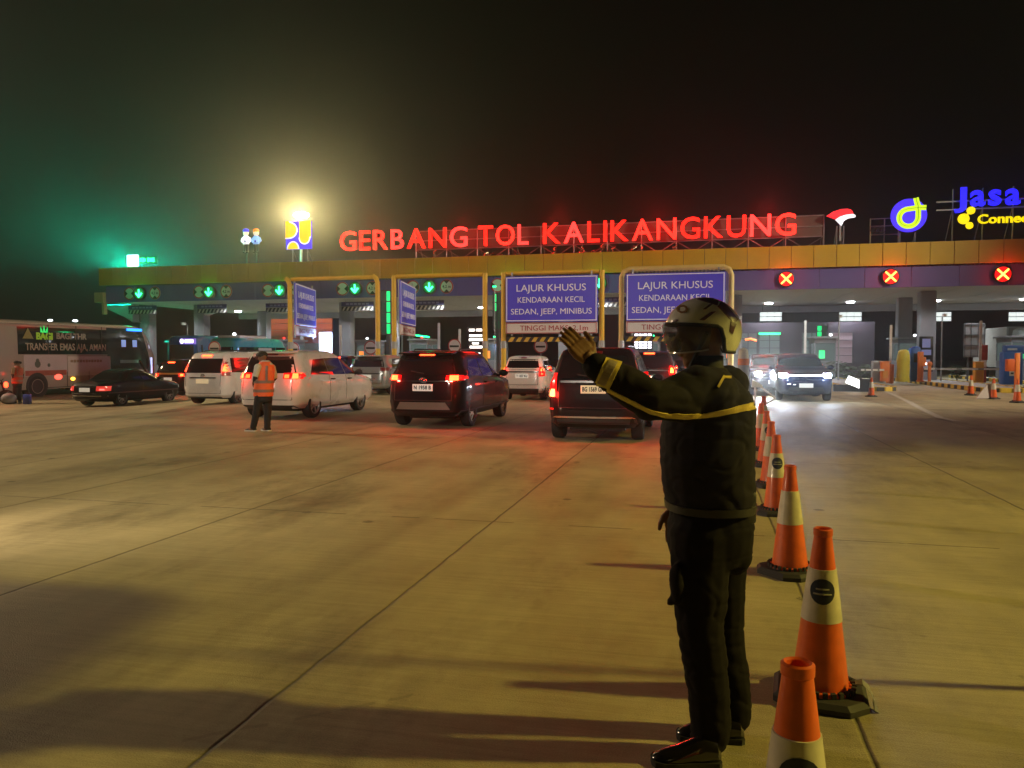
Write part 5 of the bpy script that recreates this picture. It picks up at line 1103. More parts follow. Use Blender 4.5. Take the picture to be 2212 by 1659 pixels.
# ------------------------------------------------------------------ traffic cones
c_or = M('cone_orange', (.82, .115, .014), .42, nz=.38, ns=13, bump=.12, coat=.15); c_wh = M('cone_sleeve', (.62, .56, .45), .38, nz=.42, ns=11, coat=.3); c_bk = M('cone_rubber', (.03, .027, .024), .7, nz=.4, ns=8); c_dk = M('cone_roundel', (.025, .03, .06), .5)
def cone(loc, label, rz=0, h=.80, roundel=True, group='orange cones in a row along the lane', dirt=0):
    t = thing('traffic_cone', label, 'traffic cone', loc, rz, group); k = h/.8
    R = lambda z: (.135-.100*(z/.8))
    def prof(z0, z1, o=0, n=6): return [(R(z0+(z1-z0)*i/n)+o, z0+(z1-z0)*i/n) for i in range(n+1)]
    b = MB(); b.lathe([(.155, .045), (.150, .065)]+prof(.07, .38)+prof(.38, .62)+prof(.62, .765)+[(.043, .768), (.043, .795), (.036, .80), (.029, .795), (.029, .70), (.02, .5)], 40); b.build('body', c_or, t, smooth=50)
    b = MB(); b.lathe([(R(.375), .375)]+prof(.376, .615, .004)+[(R(.616), .616)], 40, caps=False); b.build('sleeve', c_wh, t, smooth=50)
    b = MB(); s = .205; oc = [(s, .12), (.12, s), (-.12, s), (-s, .12), (-s, -.12), (-.12, -s), (.12, -s), (s, -.12)]
    b.loft([[(x, y, 0) for x, y in oc], [(x, y, .03) for x, y in oc], [(x*.9, y*.9, .05) for x, y in oc], [(x*.75, y*.75, .055) for x, y in oc]])
    for j in range(26): a = 2*pi*j/26; b.box((.148*cos(a), .148*sin(a), .065), (.02, .02, .03), rz=a)
    b.build('base', c_bk, t, smooth=30)
    if roundel:
        b = MB(); o_ = MB(); n = 20; zc = .52; rr = .058
        def on(a, r, o): 
            x = r*cos(a); z = zc+r*sin(a); ra = R(z)+o; th = x/ra; return (ra*sin(th), -ra*cos(th), z)
        for r0, r1, o in ((.0005, rr, .0062),):
            b.loft([[on(2*pi*j/n, r0, o) for j in range(n)], [on(2*pi*j/n, r1*.5, o) for j in range(n)], [on(2*pi*j/n, r1, o) for j in range(n)]], caps=False)
        q = b.build('roundel', c_dk, t, smooth=50)
        for z0, w0 in ((.012, .5), (-.010, .7)):
            pts = [on(0, 0, 0)]; row = []
            for i in range(7): x = rr*w0*(i/3-1); z = zc+z0; ra = R(z)+.0085; row.append((ra*sin(x/ra), -ra*cos(x/ra), z))
            o_.path(row, .004, 5)
        o_.build('roundel_mark', M('roundel_mark', (.40, .38, .30), .5), q)
    if h != .8: t.scale = (k, k, k)
    return t
rowc = [(1732, 1.97, -.22, 'nearest cone, cut off by the bottom edge, open top in view', True), (1781, 3.56, -.35, 'tall second cone with dark round badge facing the camera', True), (1712, 5.6, .5, 'third cone from the camera with plain white sleeve', False),
        (1682, 7.75, -.2, 'fourth cone from the camera with small ringed badge', True), (1668, 9.35, .3, 'fifth cone from the camera, half hidden behind the fourth', False), (1658, 11.1, .1, 'sixth cone from the camera, beside the helmeted man', True), (1645, 13.0, .6, 'seventh cone from the camera, blurred beside his back', False), (1650, 15.2, .2, 'eighth and farthest cone of the row', False)]
for px, Y, a, nm, ro in rowc: o = cone(((px-1106)/1661*Y, Y, 0), 'orange '+nm, a, roundel=ro); o.rotation_euler = (rnd.uniform(-.02, .02), rnd.uniform(-.02, .02), a)
for px, py, nm, h in ((1882, 860, 'far orange cone with a bright reflector right of the glowing panel', .75), (2097, 857, 'far dark red cone at the nose of the kerbed island', .8), (2197, 873, 'far orange cone under the tall orange guide post', .8), (2146, 865, 'far dark cone with a white board leaning on it', .75)):
    p = gnd(px, py-3); cone((p.x, p.y, 0), nm, rnd.random(), h, False, 'cones before the closed lanes')
p = gnd(2128, 862); t = thing('leaning_board', 'dirty white board leaning on a far dark cone', 'board', (p.x, p.y, 0), RZ); b = MB(); b.prism([(-.35, .02), (.2, .02), (.32, .5), (.1, .55)], .03, (0, 0, 0), (1, .3, 0), (0, .2, 1)); b.build('board', M('dirty_white', (.45, .38, .36), .6, nz=.3, ns=4), t)
# torn grey plastic at the foot of the second cone
p = gnd(1866, 1530); t = thing('plastic_strip', 'torn grey plastic strip by the base of the tall second cone', 'litter', (p.x, p.y, 0), 0); t.scale = (.7, .7, .7); b = MB()
pts = [(-.05, .02, .16), (-.01, .0, .17), (.03, -.01, .13), (.055, -.02, .07), (.05, -.03, .02), (.07, -.05, .008)]; ws = [.02, .035, .05, .05, .045, .03]
vs = []
for (x, y, z), w_ in zip(pts, ws): vs += [(x-w_*.4, y-w_, z), (x+w_*.3, y+w_, z+.01)]
vs += [(x+.004, y, z-.006) for x, y, z in vs]; n = len(pts); fs = []
for i in range(n-1): a = 2*i; fs += [(a, a+1, a+3, a+2), (2*n+a, 2*n+a+2, 2*n+a+3, 2*n+a+1), (a, a+2, 2*n+a+2, 2*n+a), (a+1, 2*n+a+1, 2*n+a+3, a+3)]
b.add(vs, fs); b.build('strip', M('grey_plastic', (.24, .23, .27), .3, nz=.3, ns=20), t)
# ------------------------------------------------------------------ people
from mathutils.bvhtree import BVHTree
def remesh(b, name, mat, parent, voxel=.012, it=6, wr=0, wsc=9, keep=True):
    o = b.build(name, mat, parent, smooth=0)
    m = o.modifiers.new('r', 'REMESH'); m.mode = 'VOXEL'; m.voxel_size = voxel
    s = o.modifiers.new('s', 'SMOOTH'); s.iterations = it; s.factor = .5
    bpy.context.view_layer.update(); me = evalmesh(o); o.modifiers.clear(); o.data = me; me.materials.clear(); me.materials.append(mat)
    me.polygons.foreach_set('use_smooth', [True]*len(me.polygons))
    if wr:
        me.update(); nn = [v.normal.copy() for v in me.vertices]
        for v, n in zip(me.vertices, nn):
            p = v.co*wsc; q = V(p.x*.8+2*sin(p.z*.25), p.y*.8, p.z*1.5)
            d = noise.noise(q)*.6+abs(noise.noise(q*2.1))*.7-.30-.35*max(0, .12-abs(noise.noise(q*1.3+V(7, 3, 1))))/.12
            v.co += n*wr*d
        me.update()
    return o
def limb(b, pts, rs, n=14):
    pts = [Vector(p) for p in pts]; b.path(pts, list(rs), n)
    for p, r in zip(pts, rs): b.ball(p, r*.99, 10)
def ering(c, rx, ry, z, n=24, rot=0, e=2.3):
    r = []
    for j in range(n):
        a = 2*pi*j/n; ct, st = cos(a), sin(a); k = 1/(abs(ct)**e+abs(st)**e)**(1/e); x, y = rx*ct*k, ry*st*k
        r.append((c[0]+x*cos(rot)-y*sin(rot), c[1]+x*sin(rot)+y*cos(rot), z))
    return r
skin = M('skin', (.22, .105, .065), .5, nz=.15, ns=12)
def head(b, c, f, up=V(0, 0, 1), s=1.0):
    f = Vector(f).normalized(); l = up.cross(f).normalized(); u = f.cross(l)
    R = Matrix((f, l, u)).transposed()
    P = lambda a, q, z: c+f*a*s+l*q*s+u*z*s
    b.ball(P(-.008, 0, .03), .10*s, 14, sc3=(1.0, .78, 1.0), R=R)
    b.ball(P(.022, 0, -.055), .072*s, 12, sc3=(.92, .82, .95), R=R)
    b.ball(P(.052, 0, -.092), .032*s, 10, R=R)
    b.path([P(.088, 0, .02), P(.104, 0, -.012), P(.112, 0, -.026)], [.010*s, .014*s, .017*s], 8); b.ball(P(.108, 0, -.027), .017*s, 8)
    for sg in (1, -1):
        b.ball(P(.0, .083*sg, -.005), .032*s, 8, sc3=(.55, .35, 1), R=R); b.ball(P(.078, .034*sg, .018), .016*s, 8); b.ball(P(.06, .05*sg, -.03), .024*s, 8)
    b.path([P(.082, -.022, -.058), P(.094, 0, -.058), P(.082, .022, -.058)], .010*s, 8)
    return P
def hand(b, wr, d, pn, th, s=1.0, curl=.25, spl=.15):
    """wr wrist, d finger direction, pn palm normal, th towards the thumb"""
    d = Vector(d).normalized(); th = Vector(th); th = (th-d*th.dot(d)).normalized(); pn = d.cross(th)*(1 if d.cross(th).dot(Vector(pn)) > 0 else -1)
    b.path([wr-d*.03*s, wr+d*.0*s, wr+d*.035*s], [.026*s, .025*s, .026*s], 10)
    for k in range(5):
        o = (k/4-.5)*.062*s; b.path([wr+d*.012*s+th*o*.6, wr+d*.055*s+th*o, wr+d*.090*s+th*o*1.02], [.015*s, .016*s, .0125*s], 8)
    for k, (ln, o) in enumerate(((.064, .0300), (.076, .0100), (.071, -.0100), (.056, -.0298))):
        p = wr+d*.088*s+th*o*s; dd = (d+th*o*spl).normalized(); pts = [p]; c = curl*(.6+.15*k)
        for i in range(3): p = p+(dd*cos(c*(i+.3))+pn*sin(c*(i+.3)))*ln*s*(.42, .32, .26)[i]; pts.append(p)
        b.path(pts, [.0092*s, .0086*s, .0080*s, .0068*s], 8); b.ball(pts[-1], .0075*s, 8); b.ball(pts[1], .0090*s, 8); b.ball(pts[0], .0096*s, 8)
    p = wr+d*.022*s+th*.024*s; q = p+(d*.6+th*.75+pn*.15).normalized()*.040*s; r = q+(d*.93+th*.28).normalized()*.032*s; e = r+(d*1+th*.05).normalized()*.024*s
    b.path([p, q, r, e], [.019*s, .0135*s, .0115*s, .009*s], 8); b.ball(e, .009*s, 8); b.ball(q, .0135*s, 8); b.ball(r, .0115*s, 8)
def project(tree, px, py, off, default=None):
    r = ray(px, py).normalized(); h = tree.ray_cast(V(0, 0, CAMH), r)
    if h[0] is None: return None
    n = h[1] if h[1].dot(r) < 0 else -h[1]
    return h[0]+n*off
def decal(tree, quad, nu, nv, off, b, th=.004, mi=0):
    """strip laid on a surface: quad of four picture corners bl, br, tr, tl"""
    pts = [[None]*(nu+1) for _ in range(nv+1)]
    for j in range(nv+1):
        for i in range(nu+1):
            x, y = bil(quad, i/nu, j/nv); pts[j][i] = project(tree, x, y, off)
    for j in range(nv):
        for i in range(nu):
            q = [pts[j][i], pts[j][i+1], pts[j+1][i+1], pts[j+1][i]]
            if any(p is None for p in q): continue
            if max((q[0]-q[1]).length, (q[1]-q[2]).length, (q[0]-q[3]).length) > .12: continue
            nrm = (q[1]-q[0]).cross(q[3]-q[0]).normalized()
            if nrm.dot(q[0]-V(0, 0, CAMH)) > 0: nrm = -nrm
            b.add(q+[p-nrm*th for p in q], [(0, 1, 2, 3), (7, 6, 5, 4), (0, 4, 5, 1), (1, 5, 6, 2), (2, 6, 7, 3), (3, 7, 4, 0)], mi)
def tree_of(o):
    me = o.data; return BVHTree.FromPolygons([v.co.copy() for v in me.vertices], [tuple(p.vertices) for p in me.polygons])
def shoe(parent, heel, toe, mat, s=1.0, sole=None):
    d = (toe-heel); d.z = 0; L = d.length; d.normalize(); n = V(-d.y, d.x, 0); rings = []
    for u, w_, h in ((0, .018, .05), (.06, .036, .085), (.25, .042, .10), (.42, .043, .085), (.62, .048, .062), (.82, .046, .048), (.95, .03, .036), (1, .012, .025)):
        c = heel+d*L*u; rings.append([c+n*w_*s*cos(2*pi*j/16)+V(0, 0, max(.016, h*s*.5+h*s*.5*sin(2*pi*j/16))) for j in range(16)])
    b = MB(); b.loft(rings); o = b.build('shoe', mat, parent)
    b = MB(); sl = []
    for u, w_ in ((0, .03), (.05, .042), (.3, .040), (.6, .050), (.85, .050), (.97, .035), (1.01, .015)): sl.append((u, w_))
    pl = [heel+d*L*u+n*w_*s for u, w_ in sl]+[heel+d*L*u-n*w_*s for u, w_ in sl[::-1]]
    b.loft([[(p.x, p.y, heel.z) for p in pl], [(p.x, p.y, heel.z+.024) for p in pl]]); b.build('sole', sole or blk, o)
    return o

# ---- the helmeted officer in the foreground
Y0 = 3.1
q = lambda px, py, Y=Y0: at(px, py, Y)
F = V(-.95, .31, 0); hc = q(1515, 728); hf = V(-.965, .22, -.12)
shL, elL, wrL = q(1508, 842, 2.93), q(1403, 862, 2.84), q(1283, 786, 2.87)
shR, elR, wrR = q(1570, 838, 3.29), q(1522, 985, 3.36), q(1462, 1095, 3.30)
hipL, hipR = q(1519, 1135, 3.03), q(1554, 1135, 3.19)
knL, knR = q(1513, 1365, 3.0), q(1562, 1370, 3.20); anL, anR = q(1532, 1592, 3.02), q(1584, 1560, 3.19)
b = MB()
P = head(b, hc, hf)
limb(b, [q(1532, 828), q(1524, 785), hc+V(.012, 0, -.03)], [.066, .060, .062])
b.loft([ering(q(cx, py), rx*.001866, ry, q(cx, py).z) for cx, py, rx, ry in ((1535, 1150, 70, .15), (1533, 1080, 70, .155), (1530, 980, 78, .165), (1532, 890, 78, .17), (1536, 850, 62, .16), (1537, 820, 38, .07))])
limb(b, [shL, elL, wrL], [.058, .043, .029]); limb(b, [shR, elR, wrR], [.058, .043, .029])
limb(b, [hipL, knL, anL], [.085, .055, .042]); limb(b, [hipR, knR, anR], [.085, .055, .042])
b.ball(anL+V(-.06, 0, -.06), .04, 8, sc3=(2.2, 1, .7)); b.ball(anR+V(-.05, 0, -.03), .04, 8, sc3=(2.2, 1, .7))
tip = q(1207, 702, 2.90); hand(b, wrL+(tip-wrL).normalized()*.012, tip-wrL, V(-.4, .9, 0), V(.62, .40, .52), 1.0, .12, .12)
hand(b, wrR, V(-.12, .02, -1), V(.2, -.9, 0), V(-1, -.1, 0), 1.0, .5)
man = remesh(b, 'person', skin, None, .0042, 3)
tag(man, 'officer in white helmet and dark jacket with yellow stripes holding one arm straight out', 'person')
navy = M('uniform_navy', (.016, .013, .017), .88, nz=.35, ns=9, spec=.2, bump=.15); trs = M('uniform_trousers', (.009, .007, .0075), .9, nz=.35, ns=9, spec=.15, bump=.15)
b = MB()
b.loft([ering(q(cx, py), rx*.001866, ry, q(cx, py).z) for cx, py, rx, ry in ((1532, 1100, 86, .185), (1531, 1085, 93, .195), (1530, 1060, 96, .20), (1526, 1000, 99, .205), (1527, 930, 100, .21), (1531, 880, 97, .215), (1535, 850, 84, .20), (1537, 825, 62, .13), (1535, 803, 42, .085), (1531, 792, 38, .075))])
limb(b, [shL+V(.05, .02, -.02), shL, (shL+elL)/2+V(0, 0, -.022), elL+V(0, 0, -.008), (elL+wrL)/2, wrL+(elL-wrL)*.04], [.110, .098, .086, .079, .070, .056])
b.ball((shL+elL)/2+V(.02, 0, -.05), .075, 10, sc3=(1.3, .9, .8))
limb(b, [shR, (shR+elR)/2, elR, wrR+(elR-wrR)*.1], [.10, .088, .075, .055])
jac = remesh(b, 'jacket', navy, man, .008, 6, .012, 6)
tj = tree_of(jac)
yel = M('reflective_yellow', (.62, .45, .05), .5, nz=.15, ns=14, e=(1, .7, .1), es=.015); gry = M('reflective_silver', (.42, .33, .27), .45, nz=.15, ns=14)
b = MB()
decal(tj, [(1285, 830), (1317, 840), (1343, 784), (1308, 774)], 8, 12, .006, b)
st = [(1312, 841, 7), (1336, 854, 8), (1360, 866, 8.5), (1383, 878, 9), (1405, 889, 9), (1435, 896, 9), (1480, 899, 9), (1524, 897, 9.5), (1569, 889, 11), (1600, 882, 14), (1630, 877, 16)]
for (x0, y0, w0), (x1, y1, w1) in zip(st, st[1:]): decal(tj, [(x0, y0+w0/2), (x1, y1+w1/2), (x1, y1-w1/2), (x0, y0-w0/2)], 6, 2, .006, b)
b.build('reflective_stripe', yel, jac, smooth=0)
b = MB(); decal(tj, [(1292, 826), (1309, 832), (1333, 786), (1316, 780)], 6, 10, .009, b); decal(tj, [(1296, 832), (1304, 834), (1328, 783), (1320, 780)], 2, 2, .011, b) if 0 else None; b.build('silver_stripe', gry, jac, smooth=0)
b = MB(); decal(tj, [(1548, 835), (1552, 838), (1566, 815), (1562, 812)], 3, 5, .006, b); decal(tj, [(1562, 814), (1562, 818), (1578, 818), (1578, 814)], 4, 2, .006, b); b.build('piping', yel, jac, smooth=0)
b = MB()
b.loft([ering(q(cx, py), rx*.001866, ry, q(cx, py).z) for cx, py, rx, ry in ((1525, 1210, 74, .17), (1530, 1175, 88, .18), (1534, 1130, 92, .18), (1533, 1090, 84, .17), (1533, 1060, 80, .16))])
limb(b, [hipL+V(0, .0, -.03), (hipL+knL)/2+V(-.006, 0, 0), knL+V(.0, 0, .02), (knL+anL)/2+V(.012, 0, 0), anL+V(.006, 0, .05), anL+V(.0, 0, .01)], [.128, .112, .095, .088, .082, .080])
limb(b, [hipR+V(.01, 0, -.03), (hipR+knR)/2, knR, (knR+anR)/2+V(.01, 0, 0), anR+V(.002, 0, .05), anR+V(0, 0, .03)], [.128, .105, .088, .082, .078, .076])
b.ball(q(1462, 1262, 2.95), .06, 10, sc3=(.5, .8, 1.5)); b.ball(q(1585, 1190, 3.05), .09, 10, sc3=(.8, 1, 1.1))
b.path([q(1452, 1294, 2.95), q(1448, 1300, 2.99)], .02, 8)
tro = remesh(b, 'trousers', trs, man, .008, 6, .011, 6)
b = MB(); b.loft([ering(q(1533, py), rx*.001866, .198, q(1533, py).z) for py, rx in ((1098, 94), (1082, 96))]); b.build('belt', M('belt_black', (.015, .013, .012), .4), man)
b = MB(); b.box(q(1606, 1096, 3.0), (.09, .06, .13), rz=.3); b.build('belt_pouch', M('belt_black', (.015, .013, .012), .4), man, bevel=.015)
lea = M('polished_leather', (.012, .010, .009), .18, coat=.6)
h_ = gnd(1556, 1650); t_ = gnd(1408, 1648); shoe(man, V(h_.x, h_.y, 0), V(t_.x, t_.y, 0), lea, 1.12)
h_ = gnd(1606, 1600); shoe(man, V(h_.x, h_.y, 0), V(h_.x-.27, h_.y+.03, 0), lea, 1.1)
# helmet: open-faced shell with raised rim, smoked visor
HC = q(1519, 716); hf2 = V(-.975, .22, 0).normalized(); hl = V(0, 0, 1).cross(hf2).normalized(); tilt = radians(-4)
hu = (V(0, 0, 1)*cos(tilt)+hf2*sin(tilt)).normalized(); hfw = hl.cross(hu)*1
if hfw.dot(hf2) < 0: hfw = -hfw
A_, B_, C_ = .153, .128, .137
def HP(phi, zz, k=1.0):
    zz = max(-.98, min(.999, zz)); r = sqrt(1-zz*zz)
    bx = A_*k*r*cos(phi); by = B_*k*r*sin(phi)
    if cos(phi) < 0: bx *= .99
    if zz < 0: bx *= 1+.06*zz*zz; 
    return HC+hfw*bx+hl*by+hu*(C_*k*zz)
b = MB(); n, m = 56, 16; outer, inner = [], []
def low(phi):
    a = abs((phi+pi) % (2*pi)-pi)/pi           # 0 front .. 1 back
    k = sstep((a-.62)/.12); return .15*(1-k)+(-.55)*k
for j in range(m+1):
    ro, ri = [], []
    for i in range(n):
        ph = 2*pi*i/n; lo = low(ph); zz = lo+(.9985-lo)*sin(pi/2*j/m); ro.append(HP(ph, zz)); ri.append(HP(ph, zz, .93))
    outer.append(ro); inner.append(ri)
b.loft(inner[::-1]+outer, caps=False)
b.add(outer[-1], [tuple(range(n))]); b.add(inner[-1], [tuple(range(n))])
hel = b.build('helmet', M('helmet_white', (.86, .85, .84), .25, coat=.6, nz=.06, ns=9), man, smooth=50)
b = MB(); b.path([HP(2*pi*i/n, low(2*pi*i/n)-.005, .985) for i in range(n+1)], .008, 6, caps=False); b.build('helmet_rim', blk, hel)
th_ = tree_of(hel); hd = M('helmet_graphic', (.12, .05, .09), .3, coat=.5)
b = MB()
decal(th_, [(1511, 691), (1522, 692), (1546, 673), (1536, 674)], 5, 5, .0025, b, .003); decal(th_, [(1506, 647), (1550, 660), (1552, 645), (1512, 644)], 8, 3, .0025, b, .003); decal(th_, [(1550, 662), (1586, 700), (1594, 690), (1560, 648)], 8, 5, .0025, b, .003)
decal(th_, [(1576, 716), (1582, 722), (1590, 700), (1578, 694)], 4, 6, .0025, b, .003); decal(th_, [(1519, 668), (1525, 668), (1541, 656), (1534, 657)], 4, 4, .0025, b, .003); decal(th_, [(1448, 693), (1454, 698), (1466, 692), (1464, 690)], 4, 3, .0025, b, .003)
b.build('helmet_graphic', hd, hel, smooth=0)
b = MB()
for k in range(10):
    a = 2*pi*k/10; a2 = 2*pi*(k+1)/10; P2 = lambda a, r: (1474+r*1.25*cos(a), 668+r*sin(a)*.9)
    decal(th_, [P2(a, 6), P2(a, 10), P2(a2, 10), P2(a2, 6)], 1, 2, .0025, b, .003)
b.build('helmet_badge', M('helmet_badge_brown', (.30, .16, .08), .4), hel, smooth=0)
b = MB(); nv_, mv = 30, 10; pts = []
def VP(u, v, k): ph = radians(-100+200*u); return HP(ph, .17-(.17+.66*(1-.25*abs(2*u-1)**3))*v, k)
vis = M('smoked_visor', (.10, .085, .09), .06, trans=.0, coat=.5, alpha=.42)
for k in (1.06, 1.035): pts += [VP(i/nv_, j/mv, k) for j in range(mv+1) for i in range(nv_+1)]
w_ = nv_+1; N_ = w_*(mv+1); fs = []
for j in range(mv):
    for i in range(nv_): a = j*w_+i; fs += [(a, a+1, a+w_+1, a+w_), (N_+a, N_+a+w_, N_+a+w_+1, N_+a+1)]
bd = list(range(w_))+[j*w_+nv_ for j in range(1, mv+1)]+[mv*w_+i for i in range(nv_-1, -1, -1)]+[j*w_ for j in range(mv-1, 0, -1)]
for i in range(len(bd)): a, c = bd[i], bd[(i+1) % len(bd)]; fs.append((a, a+N_, c+N_, c))
b.add(pts, fs); b.build('visor', vis, hel, smooth=60)
b = MB(); b.path([VP(i/30, 1, 1.048) for i in range(31)], .004, 6); b.build('visor_edge', M('visor_edge', (.5, .45, .45), .15, coat=.5), hel)
b = MB(); b.path([HP(radians(95), -.05, 1.0), HP(radians(80), -.7, .85), hc+V(-.05, -.02, -.125)], .009, 6); b.build('chin_strap', blk, hel)
b = MB(); b.loft([ering(q(1524, py)+V(-.0, 0, 0), rx*.001866, ry, q(1524, py).z) for py, rx, ry in ((812, 46, .09), (790, 37, .072), (768, 37, .07))]); b.build('neck_gaiter', M('gaiter_black', (.018, .016, .018), .8), man)

# ---- generic walker figure for the two marshals
def marshal(label, Y, J, sh_m, vest_m, tr_m, so_m, gzv=0, cap=True, face=V(-.8, .6, 0), voxel=.012):
    q = lambda k: at(J[k][0], J[k][1], Y+(J[k][2] if len(J[k]) > 2 else 0)); s = Y/1661.0
    b = MB(); head(b, q('head'), face, s=.98)
    limb(b, [q('chest'), q('neck'), q('head')+V(0, 0, -.05)], [.10, .055, .055])
    for k in 'LR':
        limb(b, [q('sh'+k), q('el'+k), q('wr'+k)], [.05, .040, .028]); limb(b, [q('hip'+k), q('kn'+k), q('an'+k)], [.08, .052, .040]); b.ball(q('an'+k)+V(-.04, 0, -.03), .04, 8, sc3=(1.6, 1, .7))
        w_ = q('wr'+k); hand(b, w_, w_-q('el'+k)+V(-.05, 0, 0), V(0, 1, 0), V(-.5, .5, .4), 1.0, .5)
    c0, c1 = q('pelvis'), q('chest')
    b.loft([ering(c0+(c1-c0)*u, rx, ry, (c0+(c1-c0)*u).z) for u, rx, ry in ((-.25, .14, .12), (0, .15, .12), (.5, .14, .11), (1, .165, .12), (1.25, .15, .10), (1.42, .06, .06))])
    o = remesh(b, 'person', skin, None, voxel*.75, 3); tag(o, label, 'person', 'marshals in orange vests')
    b = MB(); b.loft([ering(c0+(c1-c0)*u, rx, ry, (c0+(c1-c0)*u).z) for u, rx, ry in ((-.05, .165, .14), (.5, .165, .135), (1, .19, .145), (1.25, .17, .12), (1.42, .075, .075))])
    for k in 'LR': m_ = (q('sh'+k)+q('el'+k))/2; limb(b, [q('sh'+k), m_, q('el'+k)+(m_-q('el'+k))*.25], [.075, .068, .064])
    sh = remesh(b, 'shirt', sh_m, o, voxel, 4, .008, 9)
    b = MB()
    for k in 'LR': limb(b, [q('el'+k), (q('el'+k)+q('wr'+k))/2, q('wr'+k)], [.05, .046, .036])
    remesh(b, 'sleeve_cover', M('sleeve_black', (.02, .018, .022), .8), o, voxel*.8, 3)
    b = MB(); rg = []
    for u, rx, ry in ((-.10, .205, .165), (.2, .205, .165), (.5, .20, .165), (.8, .205, .165), (1.0, .205, .165), (1.2, .185, .14), (1.38, .10, .095)): c = c0+(c1-c0)*u; rg.append(ering(c, rx, ry, c.z))
    b.loft(rg); vst = remesh(b, 'vest', vest_m, o, voxel*.9, 2, .008, 9)
    b = MB()
    for u in (.14, .52): 
        c = c0+(c1-c0)*u; rr_ = [ering(c+V(0, 0, dz), .213, .172, c.z+dz) for dz in (-.03, .03)]; r2 = [ering(c+V(0, 0, dz), .205, .164, c.z+dz) for dz in (.03, -.03)]; b.loft(rr_+r2, caps=False)
    for dx in (-.10, .10):
        pts = []
        for u in (.55, .8, 1.0, 1.2): c = c0+(c1-c0)*u; pts.append(c+V(dx*(1.2-.3*u), -.172+.03*max(0, u-1)*3, 0))
        for p, r_ in zip(pts, pts[1:]): b.add([p+V(-.022, 0, 0), p+V(.022, 0, 0), r_+V(.022, 0, 0), r_+V(-.022, 0, 0)]+[x+V(0, .02, 0) for x in (p+V(-.022, 0, 0), p+V(.022, 0, 0), r_+V(.022, 0, 0), r_+V(-.022, 0, 0))], [(0, 1, 2, 3), (4, 7, 6, 5), (0, 4, 5, 1), (1, 5, 6, 2), (2, 6, 7, 3), (3, 7, 4, 0)])
    b.build('reflective_stripe', M('vest_stripe', (.28, .16, .13), .5), vst)
    b = MB(); b.loft([ering(c0+V(0, 0, dz), rx, ry, c0.z+dz) for dz, rx, ry in ((-.16, .17, .15), (-.05, .185, .155), (.06, .175, .145), (.12, .16, .13))])
    for k in 'LR': limb(b, [q('hip'+k)+V(0, 0, -.03), (q('hip'+k)+q('kn'+k))/2, q('kn'+k), (q('kn'+k)+q('an'+k))/2, q('an'+k)+V(0, 0, .02)], [.105, .095, .082, .074, .070])
    remesh(b, 'trousers', tr_m, o, voxel, 4, .010, 9)
    for k in 'LR':
        t_ = q('toe'+k); h_ = q('an'+k)+V(.06, 0, 0); z0 = gzv
        d = V(t_.x-h_.x, t_.y-h_.y, 0).normalized(); shoe(o, V(h_.x, h_.y, z0), V(h_.x, h_.y, z0)+d*.28, M('trainer_black', (.02, .02, .02), .6), 1.05, so_m)
    hcq = q('head'); b = MB(); u_ = V(0, 0, 1)
    b.ball(hcq+V(0, 0, .055)-face*.005, .108, 10, sc3=(1, .88, .75)); 
    if cap: b.path([hcq+face*.07+V(0, 0, .06), hcq+face*.17+V(0, 0, .045)], [.06, .045], 8)
    b.build('cap' if cap else 'hair', M('hair_dark', (.02, .016, .014), .8), o)
    return o
vo = M('vest_orange', (.90, .13, .03), .55, nz=.08, ns=8, e=(1, .15, .03), es=.05); tee = M('tee_white', (.62, .56, .52), .7, nz=.08, ns=8); trb = M('black_trousers', (.012, .010, .013), .8)
marshal('man in orange reflective vest and white soled shoes beside the white minivan', 16.2, dict(head=(567, 772), neck=(572, 784), chest=(572, 800), pelvis=(569, 851), shL=(557, 793, -.16), elL=(552, 813, -.2), wrL=(549, 829, .05), shR=(588, 794, .12), elR=(594, 816, .2), wrR=(583, 828, .3),
    hipL=(561, 853, -.06), knL=(554, 891, -.05), anL=(547, 924, -.02), toeL=(524, 926, .1), hipR=(578, 853, .08), knR=(578, 891, .08), anR=(577, 924, .05), toeR=(562, 926, .25)), tee, vo, trb, M('white_sole', (.75, .72, .66), .6))
marshal('man in dull red vest standing beside the coach wheel at the left edge', 31.5, dict(head=(36, 786), neck=(38, 792), chest=(38, 800), pelvis=(37, 826), shL=(29, 796, -.16), elL=(27, 808, -.2), wrL=(29, 818, -.1), shR=(47, 796, .12), elR=(50, 808, .2), wrR=(48, 819, .3),
    hipL=(33, 828, -.06), knL=(33, 849, -.05), anL=(32, 868, -.02), toeL=(25, 869, -.3), hipR=(41, 828, .08), knR=(42, 849, .08), anR=(43, 868, .05), toeR=(38, 869, -.3)), M('shirt_tan', (.35, .22, .14), .7), M('vest_dull_red', (.45, .07, .03), .6, nz=.1, ns=8), trb, blk, gzv=-.36, cap=True, face=V(.7, .7, 0), voxel=.016)
